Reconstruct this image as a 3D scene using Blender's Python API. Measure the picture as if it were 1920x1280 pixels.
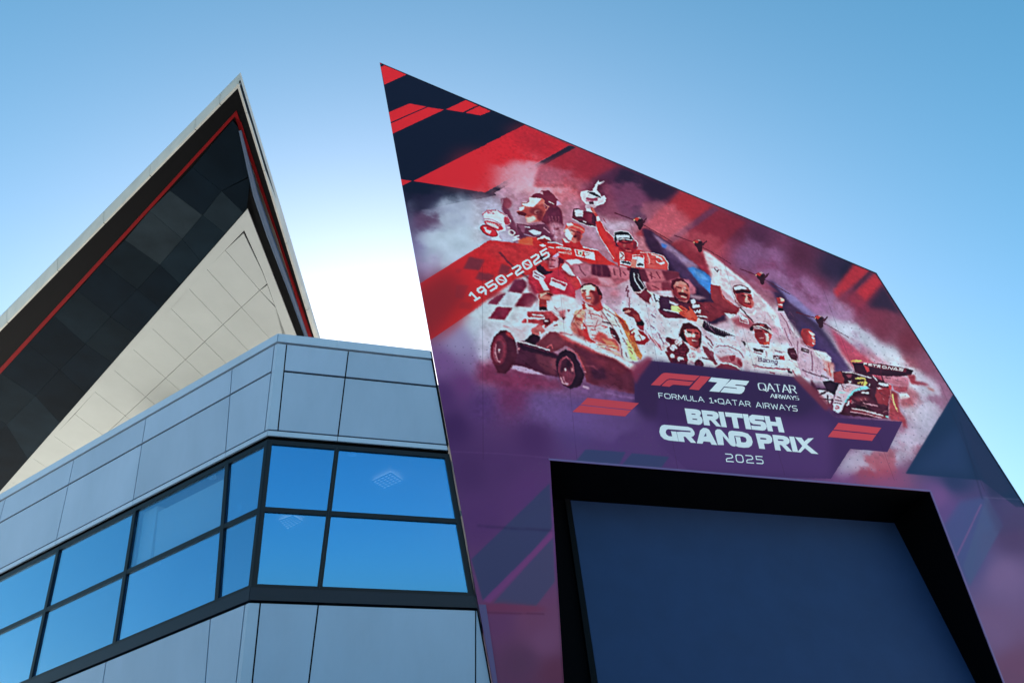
import bpy, bmesh, math, random
import numpy as np
from mathutils import Vector, Matrix
from mathutils.geometry import tessellate_polygon
for o in list(bpy.data.objects): bpy.data.objects.remove(o)
S = bpy.context.scene; COL = S.collection
# ---------------- camera, sky, sun, exposure ----------------
CAMH = 1.65; FPX = 1329.894; PITCH = .7818007; ROLL = -.1007336
fw = np.array([0, math.cos(PITCH), math.sin(PITCH)]); u0_ = np.array([0, -math.sin(PITCH), math.cos(PITCH)]); r0_ = np.array([1., 0, 0])
rt = r0_*math.cos(ROLL)+u0_*math.sin(ROLL); up = -r0_*math.sin(ROLL)+u0_*math.cos(ROLL)
cam = bpy.data.cameras.new('camera'); co = bpy.data.objects.new('camera', cam); COL.objects.link(co)
cam.sensor_width = 36; cam.lens = 36*FPX/1920; cam.clip_start = .1; cam.clip_end = 6000
co.matrix_world = Matrix(((rt[0], up[0], -fw[0], 0), (rt[1], up[1], -fw[1], 0), (rt[2], up[2], -fw[2], CAMH), (0, 0, 0, 1)))
S.camera = co
SUN_EL, SUN_AZ = math.radians(26), math.radians(-10)          # sun stands behind the buildings
SKY_STRENGTH, SUN_STRENGTH, EXPOSURE = .071, 5.0, 2.03
w = bpy.data.worlds.new('World'); S.world = w; w.use_nodes = True; nt = w.node_tree
sky = nt.nodes.new('ShaderNodeTexSky'); sky.sky_type = 'NISHITA'; sky.sun_disc = False
sky.sun_elevation = SUN_EL; sky.sun_rotation = SUN_AZ; sky.air_density = .8; sky.dust_density = 2.2; sky.ozone_density = 2.5; sky.altitude = 100
bg = nt.nodes['Background']; bg.inputs[1].default_value = SKY_STRENGTH; hs = nt.nodes.new('ShaderNodeHueSaturation'); hs.inputs['Saturation'].default_value = 1.3; hs.inputs['Hue'].default_value = .471; nt.links.new(sky.outputs[0], hs.inputs['Color']); nt.links.new(hs.outputs[0], bg.inputs[0])
sl = bpy.data.lights.new('sun', 'SUN'); sl.energy = SUN_STRENGTH; sl.angle = math.radians(.53); sl.color = (1, .95, .87)
so = bpy.data.objects.new('sun', sl); COL.objects.link(so)
so.rotation_euler = Vector((-math.sin(SUN_AZ)*math.cos(SUN_EL), -math.cos(SUN_AZ)*math.cos(SUN_EL), -math.sin(SUN_EL))).to_track_quat('-Z', 'Y').to_euler()
S.view_settings.view_transform = 'Standard'; S.view_settings.look = 'None'; S.view_settings.exposure = EXPOSURE; S.view_settings.gamma = 1; S.view_settings.use_curve_mapping = False
MURAL_LIGHT = (.575, .80, 1.02)      # light that falls on the printed wall, to turn the photographed colours into base colours
# ---- painting engine: draws the printed artwork of the wall into a pixel array ----
import numpy as np
class Canvas:
    def __init__(s, w, h, H, Hi):
        s.w, s.h, s.H, s.Hi = w, h, H, Hi          # H: traced point -> texel, Hi: texel -> traced point
        s.im = np.zeros((h, w, 3), np.float32); s.o = (0, 0, 1.0); s.seed = 1
        a = s.M(np.array([[1200., 600.], [1210., 600.]])); s.k = float(np.hypot(*(a[1]-a[0])))/10
        st = 8; gy, gx = np.mgrid[0:h+st:st, 0:w+st:st].astype(np.float64)
        s.gp = s.inv(np.stack([gx.ravel(), gy.ravel()], 1)); s.gs = gx.shape; s.st = st
    def M(s, p):
        q = np.c_[p, np.ones(len(p))] @ s.H.T; return q[:, :2]/q[:, 2:]
    def inv(s, p):
        q = np.c_[p, np.ones(len(p))] @ s.Hi.T; return q[:, :2]/q[:, 2:]
    def up(s, g):                                   # coarse grid -> full size, bilinear
        st = s.st; yy = np.arange(s.h)/st; xx = np.arange(s.w)/st
        y0 = yy.astype(int); x0 = xx.astype(int); fy = (yy-y0)[:, None]; fx = (xx-x0)[None]
        if g.ndim == 3: fy = fy[..., None]; fx = fx[..., None]
        y1 = np.minimum(y0+1, g.shape[0]-1); x1 = np.minimum(x0+1, g.shape[1]-1)
        a = g[y0]; b = g[y1]
        return ((a[:, x0]*(1-fx)+a[:, x1]*fx)*(1-fy)+(b[:, x0]*(1-fx)+b[:, x1]*fx)*fy).astype(np.float32)
    def fbm(s, w, h, sc, seed, oc=5, st=(1, 1)):    # sc in texels
        rng = np.random.RandomState(seed); o = np.zeros((h, w), np.float32); am = 1; t = 0
        for k in range(oc):
            cw, ch = max(1.5, sc*st[0]), max(1.5, sc*st[1]); nw, nh = int(w/cw)+3, int(h/ch)+3
            g = rng.rand(nh, nw).astype(np.float32)
            yy = np.arange(h)/ch; xx = np.arange(w)/cw; y0 = yy.astype(int); x0 = xx.astype(int)
            fy = (yy-y0)[:, None]; fx = (xx-x0)[None]; fy = fy*fy*(3-2*fy); fx = fx*fx*(3-2*fx)
            a = g[y0]; b = g[y0+1]
            o += am*((a[:, x0]*(1-fx)+a[:, x0+1]*fx)*(1-fy)+(b[:, x0]*(1-fx)+b[:, x0+1]*fx)*fy); t += am; am *= .55; sc /= 2
            if sc < 1.5: break
        return o/t
    def fr(s, x, y, k): s.o = (x, y, k)
    def pts(s, t):
        if isinstance(t, str): t = [float(v) for v in t.split()]
        a = np.array(t, float).reshape(-1, 2); return a/s.o[2]+np.array(s.o[:2])
    def mask(s, polys, pad):
        q = [s.M(p) for p in polys]; al = np.vstack(q)
        x0, y0 = np.floor(al.min(0)-pad).astype(int); x1, y1 = np.ceil(al.max(0)+pad).astype(int)+1
        x0, y0 = max(x0, 0), max(y0, 0); x1, y1 = min(x1, s.w), min(y1, s.h)
        if x1 <= x0 or y1 <= y0: return None
        c = np.zeros((y1-y0, x1-x0+1), np.int32)
        for p in q:
            for a, b in zip(p, np.roll(p, -1, 0)):
                if a[1] == b[1]: continue
                if a[1] > b[1]: a, b = b, a
                r = np.arange(max(int(np.ceil(a[1]-.5)), y0), min(int(np.ceil(b[1]-.5)), y1))
                if len(r) == 0: continue
                xs = a[0]+(r+.5-a[1])*(b[0]-a[0])/(b[1]-a[1])
                np.add.at(c, (r-y0, np.clip(np.ceil(xs-.5).astype(int)-x0, 0, x1-x0)), 1)
        return (np.cumsum(c, 1)[:, :-1] % 2).astype(np.float32), x0, y0
    def blur(s, m, r):
        r = int(round(r*.6))
        if r < 1: return m
        for _ in range(3):
            for ax in (0, 1):
                p = np.pad(m, [(r+1, r) if i == ax else (0, 0) for i in (0, 1)]); c = np.cumsum(p, ax, dtype=np.float64)
                n = m.shape[ax]; sl = lambda i: tuple(slice(i, i+n) if j == ax else slice(None) for j in (0, 1))
                m = ((c[sl(2*r+1)]-c[sl(0)])/(2*r+1)).astype(np.float32)
        return m
    def put(s, m, x0, y0, col, a, tex=0):
        h, w = m.shape; R = s.im[y0:y0+h, x0:x0+w]; m = m*a
        col = np.array(col, np.float32)
        if tex:
            s.seed += 1; n = (s.fbm(w, h, 10*s.k, s.seed, 4)-.5)*2*tex; col = np.clip(col*(1+n[..., None]), 0, 255)
        R += (col-R)*m[..., None]
    def p(s, t, col, a=1, b=0, tex=0, holes=()):
        P = [s.pts(t)]+[s.pts(h) for h in holes]; r = s.mask(P, b*s.k*2+2)
        if r is None: return
        m, x0, y0 = r
        if b: m = s.blur(m, b*s.k)
        s.put(m, x0, y0, col, a, tex)
    def l(s, t, w, col, a=1, b=0, w2=None):         # polyline, width in traced px (tapers to w2)
        q = s.pts(t); n = len(q); f_ = .66 if s.o[2] > 5 else 1; w2 = w*f_ if w2 is None else w2*f_; w = w*f_
        for i in range(n-1):
            A, B = q[i], q[i+1]; d = B-A; L = np.hypot(*d)+1e-9; nn = np.array([-d[1], d[0]])/L
            wa = (w+(w2-w)*i/(n-1))/2; wb = (w+(w2-w)*(i+1)/(n-1))/2; e = d/L*min(wa, .5)
            P = np.array([A+nn*wa-e, B+nn*wb+e, B-nn*wb+e, A-nn*wa-e]); r = s.mask([P], b*s.k*2+2)
            if r is None: continue
            m, x0, y0 = r
            if b: m = s.blur(m, b*s.k)
            s.put(m, x0, y0, col, a)
    def e(s, cx, cy, rx, ry, col, a=1, b=0, rot=0, tex=0, ring=0):
        t = np.linspace(0, 2*np.pi, 40)[:-1]; c, n = np.cos(np.radians(rot)), np.sin(np.radians(rot))
        f = lambda k: np.stack([cx+k*rx*np.cos(t)*c-k*ry*np.sin(t)*n, cy+k*rx*np.cos(t)*n+k*ry*np.sin(t)*c], 1).ravel()
        s.p(f(1), col, a, b, tex, [f(1-ring)] if ring else ())
    def smoke(s, t, col, a, b, sc, lo=.35, hi=.65, st=(1, 1), seed=None):   # soft patch broken up by billows
        P = [s.pts(t)]; r = s.mask(P, b*s.k*2+2)
        if r is None: return
        m, x0, y0 = r; m = s.blur(m, b*s.k); s.seed += 1; h, w = m.shape
        n = s.fbm(w, h, sc*s.k, seed or s.seed, 6, st); n = n+.25*(m-.5); n = np.clip((n-lo)/(hi-lo), 0, 1); n = n*n*(3-2*n)
        c2 = s.fbm(w, h, sc*s.k*.6, s.seed+77, 5, st)[..., None]; col = np.array(col, np.float32)*(.86+.28*c2)
        s.put(m*n, x0, y0, np.clip(col, 0, 255), a)
    def field(s, cps, pw=3.2):
        x = s.gp; num = 0; den = 0
        for (px, py, *c) in cps:
            d2 = (x[:, 0]-px)**2+(x[:, 1]-py)**2+120.; w = d2**(-pw/2); num = num+w[:, None]*np.array(c, float); den = den+w
        s.im[:] = s.up((num/den[:, None]).reshape(s.gs+(3,)).astype(np.float32))

def paint(c):
    W=(206,226,243);w2=(184,196,222);w3=(160,165,200);MV=(152,118,158);R=(190,38,48);R2=(152,38,58);D=(96,36,62);K=(36,28,50);N=(20,28,50)
    SL=(226,205,205);S=(184,98,98);S2=(154,52,62);S3=(96,32,48);RD=(196,40,44)
    # soft colour field behind everything
    c.field([(740,200,20,28,50),(800,300,19,28,50),(900,250,19,28,50),(770,345,24,28,50),(800,372,50,46,80),(788,420,88,80,120),(850,400,140,155,190),(905,372,132,140,178),
     (860,450,160,186,216),(800,470,116,116,162),(790,515,118,98,142),(850,490,148,150,190),(780,380,40,40,70),(960,362,150,120,158),(930,400,150,150,190),(1000,330,186,130,160),(1040,345,196,106,130),
     (1060,300,146,44,62),(1085,345,180,72,90),(1100,310,118,38,62),(1140,335,104,46,76),(1150,375,108,44,80),(1080,395,148,112,150),(1130,425,148,130,170),(1165,405,160,155,196),
     (1200,350,66,42,72),(1230,345,42,34,62),(1180,330,62,38,66),(1160,310,90,36,60),(1210,390,96,44,80),(1240,400,146,52,72),(1280,390,150,46,62),(1260,430,160,86,106),(1330,420,120,40,62),(1330,460,158,68,88),
     (1380,430,84,36,62),(1420,440,72,40,72),(1400,480,112,78,124),(1440,500,112,62,104),(1290,480,150,50,66),(1250,470,150,66,86),(1220,450,160,110,136),(1330,510,130,40,70),(1500,480,74,38,66),(1560,500,40,34,62),(1590,510,28,30,56),
     (1480,520,108,62,104),(1530,540,96,46,78),(1560,570,140,110,158),(1600,570,110,46,76),(1640,560,96,40,66),(1650,620,100,46,70),(1640,600,110,50,76),(1700,640,98,44,66),(1620,640,150,140,182),(1660,680,160,165,200),
     (1750,740,130,92,128),(1720,700,120,70,100),(1690,750,140,140,180),(1740,790,158,160,196),(1700,830,150,100,130),(1620,870,142,70,98),(1660,900,126,76,122),(1580,900,112,72,128),
     (1400,600,180,195,220),(1500,640,190,205,228),(1300,600,186,200,226),(1200,560,180,190,220),(1100,560,160,110,140),(1000,560,150,90,120),(960,610,186,206,228),(900,610,176,196,222),(860,640,140,134,182),(830,680,110,80,140),
     (870,720,96,58,118),(900,690,134,118,170),(830,740,74,48,104),(900,760,80,54,112),(850,800,62,40,92),(960,740,104,50,98),(1020,760,104,80,142),(1080,800,80,62,122),(1000,820,72,46,100),(1150,840,80,58,118),(1200,780,62,44,94),
     (1240,720,56,40,84),(1300,690,50,38,82),(1400,740,56,38,84),(1550,720,62,42,88),(1450,780,66,46,100),(1500,840,74,52,110),(1350,870,82,58,120),(1560,800,62,46,100),(1640,830,60,46,102),
     (880,880,70,46,98),(940,870,76,50,104),(900,960,80,52,108),(990,920,84,54,112),(1020,1000,96,62,118),(960,1100,96,62,112),(930,1160,98,60,104),(1000,1160,108,66,104),(980,1240,90,58,92),(1040,1260,96,54,84),(1020,1200,112,72,112),
     (1780,840,24,44,80),(1790,900,38,54,96),(1850,960,62,62,112),(1760,930,100,76,136),(1820,1050,72,74,128),(1880,1080,104,90,140),(1900,1000,70,60,104),(1860,1180,102,84,130),(1900,1260,98,70,106),(1780,960,84,70,130)])
    c.fr(0,0,1)
    n=(c.fbm(c.w,c.h,60*c.k,5)-.5)[...,None]; yy=np.linspace(0,1,c.h)[:,None,None]; c.im[:]=np.clip(c.im*(1+n*.30*np.clip(1.6-yy*2.6,.15,1)),0,255)
    # --- flat bands at the top
    c.fr(700,100,4.2675)
    c.p("0 0 900 0 1300 600 1210 570 890 1112 960 1116 980 1135 500 1230 230 1090",N,b=0)
    c.p("220 1060 960 1112 1000 1145 900 1180 640 1160 420 1200 240 1210",N,.8,14)
    for t in ("50 72 268 170 88 252","290 403 424 428 137 553 125 472","434 432 566 452 150 646 138 563","740 375 832 415 716 473 580 450","842 420 935 462 855 497 738 477","218 1008 308 1022 226 1062"): c.p(t,(194,40,52))
    c.p("50 88 102 90 62 110",N)
    c.p("1205 573 1562 733 890 1112 320 1022",(190,40,54))
    c.p("1205 573 1562 733 1330 870 1080 640",(150,38,54),.75,26); c.p("700 800 960 780 1010 1000 880 1090 540 1040",(206,42,54),.5,25)
    c.p("1615 752 1720 800 1900 900 1700 1100 1300 1080 960 1117",(148,44,62),.0,8)
    c.p("1570 735 1618 752 960 1117 890 1112",(30,32,52))
    c.smoke("980 880 1200 820 1400 880 1500 1000 1480 1120 1260 1130 1000 1130 880 1120 1000 1000",(206,150,178),.95,24,55,.32,.6)
    c.smoke("1150 980 1400 950 1480 1050 1420 1130 1100 1140",(205,165,195),.7,16,30,.3,.6)
    c.smoke("300 1160 700 1120 1000 1150 1100 1280 260 1290",(150,166,200),.7,20,60,.34,.62)
    # smoke left of the figures
    c.fr(0,0,1)
    for t,col,a in (("790 385 860 365 930 385 925 440 850 470 780 470",(166,186,216),.8),("800 430 900 420 910 470 840 510 795 500",(172,196,224),.9),("775 480 840 470 830 520 795 530",(150,140,184),.6)): c.smoke(t,col,a,16,50,.34,.6)
    c.smoke("770 360 840 360 800 400 775 410",(34,34,62),.9,10,30,.3,.6); c.smoke("775 400 820 395 830 420 780 430",(78,52,88),.8,9,30,.3,.55)
    c.smoke("1130 370 1200 360 1215 410 1150 440 1110 420",(176,170,208),.8,12,40,.34,.6)
    c.smoke("1150 320 1230 310 1260 380 1180 400 1140 370",(84,38,70),.6,14,50,.35,.6)
    c.p("1083 276 1158 311 1080 352 1000 350 1010 310",(142,38,56),.7,5); c.p("1158 311 1276 358 1200 420 1120 400 1080 352",(58,34,64),.75,10); c.p("1165 314 1272 356 1238 378 1150 340",(30,28,52),.7,6)
    c.smoke("1010 315 1070 310 1100 350 1090 390 1040 400 1000 360",(166,112,146),.5,12,36,.35,.62); c.smoke("1085 340 1200 330 1220 400 1120 420 1080 400",(118,66,104),.7,12,40,.3,.6)
    # red parallelograms behind the aeroplanes
    c.p("1276 358 1335 386 1245 450 1190 440",(150,44,58),.75,4); c.p("1345 392 1398 416 1310 500 1240 470",(116,38,58),.8,5)
    c.p("1338 386 1348 392 1250 462 1238 458",(84,50,84),.75,3)
    c.smoke("1200 380 1260 375 1300 420 1290 450 1230 450 1195 420",(186,110,134),.55,12,34,.36,.6)
    c.smoke("1290 430 1350 425 1350 480 1290 470",(172,80,98),.5,12,40,.36,.6)
    c.smoke("1390 440 1470 470 1480 520 1420 520 1380 490",(120,86,134),.8,14,50,.34,.6)
    c.smoke("1420 500 1520 520 1560 560 1540 620 1470 570 1400 520",(140,104,156),.85,13,45,.36,.6)
    c.p("1600 495 1632 507 1570 560 1562 545",(172,46,60),.85,5); c.p("1640 512 1655 532 1612 575 1588 560",(176,46,60),.8,5); c.l("1632 508 1592 552",5,(60,36,60),.9,1.5)
    c.smoke("1590 530 1620 560 1640 590 1570 590 1560 565",(112,46,74),.8,9,30,.3,.6)
    c.p("1655 533 1690 590 1664 580 1625 575",(34,34,60),.85,8)
    # smoke on the right side
    for t,col,a in (("1540 590 1600 600 1660 650 1720 690 1760 740 1700 740 1640 700 1580 650",(176,192,222),1),("1560 560 1600 575 1600 600 1560 600",(160,140,190),.8),("1640 640 1680 650 1700 690 1660 690",(180,200,228),.9),
      ("1690 690 1750 710 1775 750 1740 800 1690 790 1690 740",(172,180,212),.9),("1690 800 1745 790 1730 850 1660 880 1560 890 1580 850",(170,176,210),.85)): c.smoke(t,col,a,11,42,.3,.58)
    c.smoke("1600 850 1690 830 1680 890 1610 900",(150,66,88),.75,12,40,.36,.6); c.smoke("1690 720 1720 730 1730 760 1690 760",(140,80,104),.7,8,25,.3,.6)
    # red band with the years
    c.p("780 536 917 450 1040 462 1075 500 985 516 802 641 770 640",(184,40,50)); c.p("770 545 850 500 880 570 800 645 760 640",(116,38,50),.8,22); c.p("820 640 985 516 960 490 850 580",(178,40,44),.5,10)
    c.fr(780,480,8)
    for t,a in (("800 10 1030 50 940 210 710 190",.95),("940 235 1180 275 1090 375 890 340",.9),("1280 110 1420 160 1380 260 1220 270",.85),("600 430 790 440 700 640 590 620",.35),("680 690 860 700 800 800 640 780",.25),("600 190 700 200 640 260 590 240",.25)): c.p(t,(104,44,62),a,1.6)
    c.l("1250 -60 1380 90 1560 240 1680 330",5,(80,36,56),.9,1)
    # chequered flag
    c.p("985 712 1500 350 1640 290 1680 520 1820 600 1760 800 1420 1000 1080 980 780 900",(182,204,226),1,2.5)
    c.p("1470 350 1600 340 1660 400 1650 470 1580 560 1370 530",(98,38,70),1,2.2); c.p("1350 535 1590 560 1460 760 1215 735",(180,200,226),1,.8)
    c.p("1060 712 1185 600 1345 542 1212 726",(112,40,70),1,.8,.15); c.p("1600 550 1740 545 1830 640 1710 770 1480 745",(100,34,62),1,2); c.p("1215 755 1440 775 1320 955 1080 935",(112,38,70),1,.8,.12)
    c.p("1080 520 1340 540 1190 600 1060 660",(150,40,56),.6,2)
    c.smoke("780 900 1200 960 1500 990 1560 1100 1100 1100 700 1000",(182,204,230),.7,8,30,.25,.6); c.l("1310 1045 1480 1085 1640 1125",3.5,(190,110,130),.8,.8)
    # field of white smoke behind the lower figures
    c.fr(0,0,1)
    c.smoke("1060 560 1230 560 1290 620 1420 600 1480 560 1560 640 1660 700 1560 720 1210 690 1150 650 1060 640",(190,210,234),1,14,60,.12,.5)
    for t,a in (("1060 540 1180 540 1190 590 1100 600",.7),("1180 600 1240 590 1260 640 1200 650",.4),("1380 560 1460 580 1500 640 1440 650",.6),("1300 590 1360 580 1380 620 1320 640",.4),("1500 640 1580 660 1600 700 1520 700",.5)): c.smoke(t,(164,128,168),a,9,26,.35,.62)
    c.smoke("1010 560 1090 560 1100 610 1010 640 960 610",(196,205,230),.9,12,40,.2,.5)
    # aeroplane smoke trails
    c.p("1202 428 1216 428 1250 452 1300 492 1345 530 1362 600 1330 610 1290 560 1246 500 1212 462",(40,30,62),.95,3.5); c.p("1222 436 1246 452 1280 478 1306 496 1310 510 1282 500 1250 476",(132,124,176),.9,3.5); c.p("1232 456 1260 474 1296 508 1320 540 1300 536 1262 504",(60,50,96),.8,4)
    c.p("1239 455 1250 459 1247 466 1241 463",(64,112,205),.9,1.8); c.p("1288 502 1300 500 1322 510 1340 524 1346 548 1334 552 1310 530",(60,124,208),.97,3); c.p("1296 504 1316 512 1330 526 1312 522",(96,156,226),.7,2.5); c.p("1290 530 1320 560 1350 590 1340 606 1300 570",(34,28,60),.85,5)
    c.p("1317 468 1330 474 1400 530 1450 580 1480 620 1420 600 1340 530",(196,214,236),1,3); c.smoke("1317 468 1345 490 1440 570 1420 590 1340 530",(160,130,160),.5,4,14,.45,.65)
    c.p("1317 470 1326 480 1352 540 1380 570 1372 580 1335 530",(190,170,190),.6,4)
    for t in ("1436 525 1448 526 1480 555 1530 600 1560 640 1590 690 1560 690 1500 630 1470 590",): c.p(t,(44,36,72),.95,6)
    c.p("1450 528 1490 556 1540 600 1530 605 1480 566",(124,124,190),.8,4); c.p("1400 506 1432 524 1460 548 1430 540 1404 516",(120,60,92),.8,3.5)
    c.p("1556 612 1590 640 1650 690 1660 720 1620 715 1575 660",(160,48,82),.85,6); c.p("1490 590 1530 620 1580 670 1600 700 1570 710 1520 650",(62,56,110),.9,8)
    c.smoke("1580 620 1640 660 1690 700 1700 730 1660 720 1600 650",(150,70,110),.5,9,30,.35,.6)
    # --- display aeroplanes
    def plane(x,y,L=30,k=1.):
        c.fr(x,y,1)
        c.l([-L,-17*k,-10,-5,0,0,20*k,11*k,62*k,36*k],2.0,(70,26,46),.95,.2,1.2)
        c.p([-9,-5,-7,-8,-1,-9.5,5,-7.5,9,-5,9,3,7,12,3,15,0,12,-1,7,-5,2],(44,24,38)); c.p([-8,-6,-4,-8.5,1,-8,4,-5,-2,-2],(176,52,52)); c.p([-3,-9,2,-9.5,6,-7,3,-6],(200,190,200),.7)
        c.p([7,-1,16,-8,17,-6.5,10,3],(60,28,46)); c.e(-7.5,-4,1.5,1.2,(226,190,150),.9); c.e(3,-3,3,3,(30,22,36))
    plane(1196,416,44); plane(1308,458,44); plane(1425,519,38,.9); plane(1535,600,42,.9)
    # --- man with raised cup looking up (top left)
    c.fr(880,340,8)
    c.p("470 260 560 245 630 330 560 400 600 440 640 540 720 700 800 860 660 920 600 700 520 560 480 380",(96,52,88),.95,2); c.e(565,330,62,80,(128,66,96),1,2); c.l("500 270 470 380",2.5,(160,165,205),.8,1)
    c.p("700 620 830 640 1150 625 1200 640 1260 760 1290 900 1000 960 780 860 720 740",(84,46,78)); c.p("720 640 840 660 820 780 780 740",(120,80,122),.9,1); c.l("700 620 900 650 1160 625",2,(150,110,150))
    c.p("880 740 960 718 1080 760 1060 790 960 800",(170,205,225)); c.l("820 790 960 830 1060 800",3,(120,110,150)); c.l("830 680 900 685",3,(180,180,210)); c.l("1110 690 1200 770",3,(160,120,160))
    c.p("910 240 960 190 1050 170 1080 140 1180 130 1250 190 1330 280 1310 350 1380 450 1400 620 1410 700 1350 700 1290 740 1200 720 1150 640 1080 600 1090 500 1140 380 1100 300",(98,38,66)); c.p("1190 400 1330 380 1390 520 1380 680 1230 690 1170 560",(84,36,68),1,3,.15)
    c.p("1310 280 1390 345 1300 360",(190,150,200)); c.p("1040 170 1090 145 1110 200",(190,140,170)); c.l("1190 300 1260 335",2.5,SL); c.l("1130 340 1200 380",2,(190,130,150))
    c.p("900 235 1000 250 1090 250 1130 290 1100 360 1150 420 1090 560 1060 600 870 620 835 560 830 510 740 500 700 455 740 430 745 390 785 370 780 310 880 300",S,1,0,.12)
    c.p("900 238 1010 250 1080 260 1010 330 960 380 830 370 790 345 785 310 880 300",(226,214,226)); c.p("745 390 790 380 830 370 800 430 740 440",(226,210,220)); c.p("830 400 960 380 1100 330 1150 430 1090 520 960 500 880 540 830 500 790 440",(150,62,66),.9,1.5); c.p("700 455 780 450 850 480 830 520 740 500",(92,34,50))
    c.p("840 540 960 520 1000 560 960 600 870 618",(226,190,190),1,2); c.p("1010 510 1100 480 1090 590 1040 600",(130,44,60),.9,2); c.e(1008,452,46,34,(206,140,136),1,0,-15); c.e(1016,450,30,22,(130,54,62),1,0.4,-20); c.l('985 455 1010 440 1035 445',2,(222,180,180))
    c.l("790 318 850 325 885 290",2,(110,50,70)); c.l("740 440 800 440",2,(140,50,60)); c.l("1100 310 1180 380 1150 440",2.5,(210,130,120),.8)
    for i in range(10): c.l([1190+i*16,520+(i%3)*40,1200+i*15,640+(i%4)*20],1,(190,130,150),.5)
    c.smoke("1180 620 1420 640 1430 860 1240 900",(190,150,190),.7,6,16,.35,.6)
    # silver cup held out
    c.p("195 470 280 415 400 425 560 500 625 590 600 640 530 660 540 740 430 745 440 830 480 880 340 870 320 830",(206,214,236)); c.p("215 600 240 580 360 600 470 650 510 700 480 730 420 740 240 640",(176,44,70)); c.p("235 605 360 630 440 680 430 715 260 640",(220,190,210))
    c.e(290,740,145,72,(110,30,60),1,0,28); c.e(290,740,128,58,(190,40,60),1,0,28); c.p("200 680 260 690 240 720 330 740 300 790 250 760",(226,190,205)); c.l("195 500 260 430 390 430",2.5,(150,60,100)); c.l("420 440 560 520 600 580",2.5,(150,60,100)); c.p("520 520 600 560 610 630 540 650 510 600",(160,60,90)); c.l("220 560 340 570 480 640",2,(150,100,150)); c.p("260 440 340 440 380 490 270 480",(150,60,100),.7); c.l("300 450 330 480 350 450 380 480",2,W)
    for a in range(9): c.l([250+a*30,590+a*9,262+a*30,605+a*10],1.6,(220,190,210))
    c.p("440 760 560 740 720 850 760 880 620 905 500 900",(160,168,205),1,2)
    c.l("600 680 560 690 610 695",3,(200,180,205)); c.e(630,765,55,42,(205,205,220),1,0,25,0,.35); c.l("745 810 670 830 740 860 650 880",4,(205,205,220))
    # --- man in red with cap, arms out
    c.p("730 870 860 830 1000 830 1020 900 1170 930 1040 960 740 935",(214,80,52),1,2)
    c.fr(1000,400,8)
    c.p("-20 350 60 360 200 430 430 470 430 380 560 420 690 430 740 500 960 560 1100 690 1260 780 900 770 500 690 380 700 300 640 0 600",RD,1,0,.08); c.p("420 370 560 430 690 420 730 510 600 540 440 480",(170,36,46)); c.p("-20 470 200 520 330 620 0 610",(168,36,50),.7,5)
    c.l("220 430 330 430 440 480",2.5,W); c.p("740 495 960 545 960 560 740 510",W); c.p("335 485 560 525 570 560 335 515",(225,222,225)); c.l("350 505 550 545",1.6,(120,60,70)); c.l("375 575 565 585 565 610 375 580",1.6,(230,190,190))
    c.p("610 530 910 580 920 700 630 630",W); c.p("625 545 750 565 770 645 645 620",RD); c.p("665 560 735 570 735 610 700 640 670 610",(230,226,190)); c.p("685 580 715 585 705 620",K)
    c.p("50 370 150 325 240 360 270 410 200 400 100 380 60 395",(226,190,190)); c.p("60 400 160 370 260 410 150 440",(130,36,44)); c.p("80 475 140 455 190 485 130 495",W); c.l("220 500 310 515",2,W)
    c.p("460 240 500 150 560 130 660 150 760 220 770 270 720 310 640 260 560 220 480 230",(196,60,66)); c.p("490 150 570 135 600 170 510 190",W); c.l("480 225 580 180 700 220 765 270",3,(226,120,110))
    c.p("470 250 500 220 620 230 720 310 735 350 690 420 600 440 520 390 475 330",S); c.p("470 250 520 230 560 300 590 340 560 400 600 420 520 390 475 330",W); c.p("560 230 720 300 690 420 640 430 660 360 600 320 620 290",(150,58,64),.95,1); c.e(620,340,26,20,(110,30,46)); c.e(622,342,12,8,K); c.l("560 245 620 275",3,S3); c.l("650 270 700 290",3,S3); c.p("440 250 480 240 475 290 450 280",(210,140,140)); c.p("430 370 470 370 520 420 560 430 480 440",(206,190,200))
    # trophy held high
    c.fr(1080,330,8)
    c.p("65 240 150 210 200 225 300 200 360 260 370 300 420 290 445 340 420 400 300 450 180 440 100 370",(196,210,232)); c.p("70 250 110 370 180 445 300 452 410 400 442 315",(186,198,224)); c.p("300 330 430 320 400 400 310 440",(206,216,236)); c.p("180 230 260 240 370 310 360 330 250 280 160 250",(40,34,60)); c.l("150 340 250 350 330 340",7,(120,60,100)); c.l("150 370 240 375 330 360",3,(150,90,130),.8); c.p("150 250 200 240 170 300 140 300",W); c.p("190 385 250 380 260 420 200 420",(70,40,76)); c.p("320 330 430 330 410 400 330 420",(190,196,222))
    c.l("70 260 90 350 160 420",4,W); c.l("440 330 410 400 330 430",4,W); c.p("240 205 330 60 340 95 420 70 410 95 360 130 330 130 300 210 330 280",W); c.l("320 120 340 130 410 85",2,(110,90,130))
    c.p("130 430 260 420 300 460 240 500 140 480",(170,160,190)); c.p("145 480 240 500 250 545 150 520",W); c.p("-40 490 30 480 100 520 250 545 310 590 290 750 180 740 -60 640 -60 600",(62,30,54)); c.p("100 530 240 560 230 690 90 620",(104,34,62)); c.p("-30 500 100 510 100 610 -10 600",(205,190,210)); c.e(30,530,50,26,W); c.l("-60 600 0 640 150 660 290 740",4,(88,36,60)); c.l("-60 640 150 735 280 760",1.5,W); c.l("100 670 150 690",2.5,(205,190,200))
    # --- man in red overalls holding it, dark cap
    c.p("205 460 250 470 310 570 360 640 300 680 290 600 230 520",S2); c.p("220 470 260 480 300 560 250 540",S); c.p("300 600 340 600 370 670 310 680",(220,200,215))
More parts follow.
